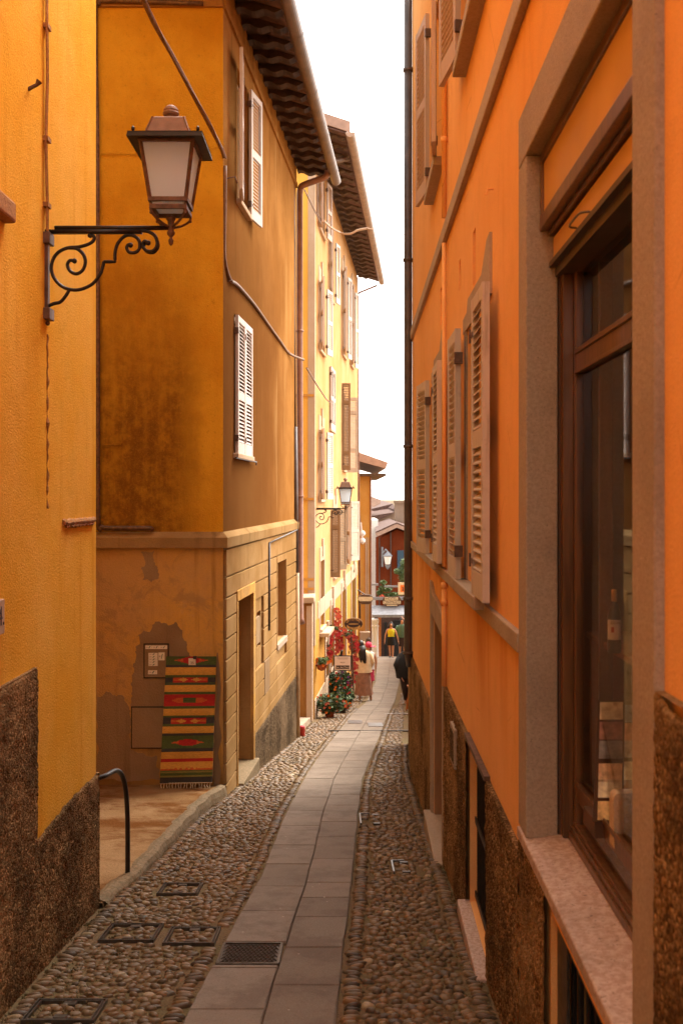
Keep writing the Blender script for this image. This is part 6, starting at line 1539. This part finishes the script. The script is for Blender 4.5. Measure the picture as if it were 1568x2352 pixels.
q = loft([(xc_, Yc, zc_ + z * s, rx * s, ry * s) for z, rx, ry in ((.95, .17, .13), (.6, .18, .15), (.5, .19, .16))], 16); q.build('shorts', 'pink_cloth', pc, smooth=True)
# woman in yellow top walking towards the camera
Yy_ = 45.6; xy_ = P(898, 0, Yy_).x; zy_ = gz(Yy_)
py_ = thing('person', (xy_, Yy_, zy_), 'woman in a bright yellow top and short black skirt walking up the far lane', 'person')
_, s = body(xy_, Yy_, zy_, 1.60, 1, ((-.05, .10), (.07, -.12)), 'skin', py_, [(-1, (-.27, .02, 1.06), (-.30, -.04, .80)), (1, (.27, -.02, 1.06), (.33, .02, .80))])
q = loft([(xy_, Yy_, zy_ + z * s, rx * s, ry * s) for z, rx, ry in ((1.36, .12, .09), (1.28, .165, .12), (1.2, .175, .14), (1.08, .15, .115), (.98, .155, .12))], 18); q.build('top', 'yellow_cloth', py_, smooth=True)
q = loft([(xy_, Yy_, zy_ + z * s, rx * s, ry * s) for z, rx, ry in ((1.0, .15, .12), (.88, .195, .15), (.70, .225, .17), (.60, .235, .18))], 20, .05, 6); q.build('skirt', 'black_cloth', py_, smooth=True)
q = MB(); q.ball((xy_, Yy_ + .03, zy_ + 1.57 * s), .098 * s, 12, sz=1.1); q.tube([(xy_ - .07, Yy_ + .05, zy_ + 1.55 * s), (xy_ - .10, Yy_ + .04, zy_ + 1.40 * s)], [.05, .035], 8); q.tube([(xy_ + .07, Yy_ + .05, zy_ + 1.55 * s), (xy_ + .08, Yy_ + .05, zy_ + 1.42 * s)], [.045, .03], 8); q.ball((xy_, Yy_ + .02, zy_ + 1.68 * s), .045, 8); q.build('hair', 'hair', py_, smooth=True); face_bits(xy_, Yy_, zy_, s, 1, py_)
q = MB()
for fx, fy in ((-.05, .10), (.07, -.12)): q.ball((xy_ + fx * s, Yy_ + (fy - .07) * s, zy_ + .03), .055, 8, sy=2.0, sz=.6)
q.build('shoes', 'black_cloth', py_, smooth=True)
# man in green shirt reaching up
Ym = 45.9; xm_ = P(923, 0, Ym).x; zm_ = gz(Ym)
pg = thing('person', (xm_, Ym, zm_), 'man in a green shirt and dark shorts raising an arm beside the downpipe', 'person')
_, s = body(xm_, Ym, zm_, 1.78, 1, ((-.09, .03), (.10, -.03)), 'skin', pg, [(-1, (-.25, .02, 1.08), (-.2, -.12, .92)), (1, (.22, -.08, 1.5), (.04, -.16, 1.68))])
q = loft([(xm_, Ym, zm_ + z * s, rx * s, ry * s) for z, rx, ry in ((1.42, .07, .07), (1.38, .13, .10), (1.33, .21, .13), (1.1, .20, .14), (.86, .21, .15))], 18); q.build('shirt', 'green_cloth', pg, smooth=True)
q = MB(); q.tube([(xm_ - .17 * s, Ym, zm_ + 1.34 * s), (xm_ - .24 * s, Ym + .01, zm_ + 1.14 * s)], [.075, .07], 10); q.build('sleeve', 'green_cloth', pg, smooth=True)
q = loft([(xm_, Ym, zm_ + z * s, rx * s, ry * s) for z, rx, ry in ((.92, .17, .13), (.6, .18, .15), (.48, .19, .16))], 16); q.build('shorts', 'dark_trouser', pg, smooth=True)
q = MB(); q.ball((xm_, Ym + .03, zm_ + 1.58 * s), .10 * s, 12, sz=1.1); q.build('hair', 'hair', pg, smooth=True); face_bits(xm_, Ym, zm_, s, 1, pg)
# figure in black at the right wall, leaning in
Yk = 25.5; xk = P(931, 0, Yk).x; zk = gz(Yk)
pb = thing('person', (xk, Yk, zk), 'person in a black top and dark trousers bending by the right wall', 'person')
s = 1.0
def qk(a, b2, c): return (xk + a, Yk + b2, zk + c)
ch = [[(qk(0, 0, .88), (.13, .11)), (qk(-.05, 0, 1.02), (.12, .10)), (qk(-.04, .06, 1.2), (.14, .1)), (qk(.0, .1, 1.28), .06), (qk(.04, .12, 1.36), .05), (qk(.06, .13, 1.44), (.07, .08)), (qk(.07, .13, 1.52), .05)],
      [(qk(0, 0, .88), (.13, .11)), (qk(-.06, 0, .8), .085), (qk(-.03, .02, .45), .055), (qk(.02, .05, .08), .035), (qk(.0, -.06, .03), .03)],
      [(qk(0, 0, .88), (.13, .11)), (qk(.09, 0, .8), .085), (qk(.10, -.02, .45), .055), (qk(.13, 0, .08), .035), (qk(.12, -.1, .03), .03)],
      [(qk(-.04, .06, 1.2), (.14, .1)), (qk(-.18, .02, 1.18), .05), (qk(-.2, -.04, .95), .036), (qk(-.13, -.1, .75), .024)] ] + fingers(qk(-.13, -.1, .75), (.1, -.05, -.2))
skin_mesh('body', ch, 'skin', pb)
q = loft([(xk + a, Yk + b2, zk + z, rx, ry) for a, b2, z, rx, ry in ((.03, .1, 1.36, .07, .07), (-.02, .08, 1.27, .16, .12), (-.05, .03, 1.1, .22, .16), (-.06, 0, .9, .21, .17), (-.05, 0, .68, .19, .17))], 18, .04, 5); q.build('top', 'black_cloth', pb, smooth=True)
q = MB(); q.tube([qk(-.15, .03, 1.2), qk(-.235, -.03, 1.0), qk(-.2, -.06, .86)], [.08, .085, .06], 10); q.build('sleeve', 'black_cloth', pb, smooth=True)
for sx, kx in ((-.06, .02), (.09, .13)): q = MB(); q.tube([qk(sx, 0, .82), qk((sx + kx) / 2 - .01, 0, .45), qk(kx, .03, .12)], [.115, .08, .06], 10); q.build('trouser_leg', 'dark_trouser', pb, smooth=True)
q = MB(); q.ball(qk(.06, .14, 1.46), .105, 12, sz=1.15); q.build('hair', 'hair', pb, smooth=True)
# wooden stool legs by the right wall
st_ = thing('wooden_stool', (P(936, 0, 23.5).x, 23.5, gz(23.5)), 'orange wooden stand with splayed legs at the foot of the right wall', 'stool')
x_ = P(938, 0, 23.5).x
for dx, dy in ((-.06, -.05), (.12, -.05), (-.02, .12), (.12, .12)): q = MB(); q.tube([(x_ + dx * .3 + .04, 23.5 + dy * .5, gz(23.5) + .55), (x_ + dx, 23.5 + dy, gz(23.5))], .014, 6); q.build('leg', 'orange_wood', st_)
q = MB(); q.box(x_ - .03, x_ + .13, 23.42, 23.6, gz(23.5) + .55, gz(23.5) + .58); q.build('seat', 'orange_wood', st_, bevel=.005)
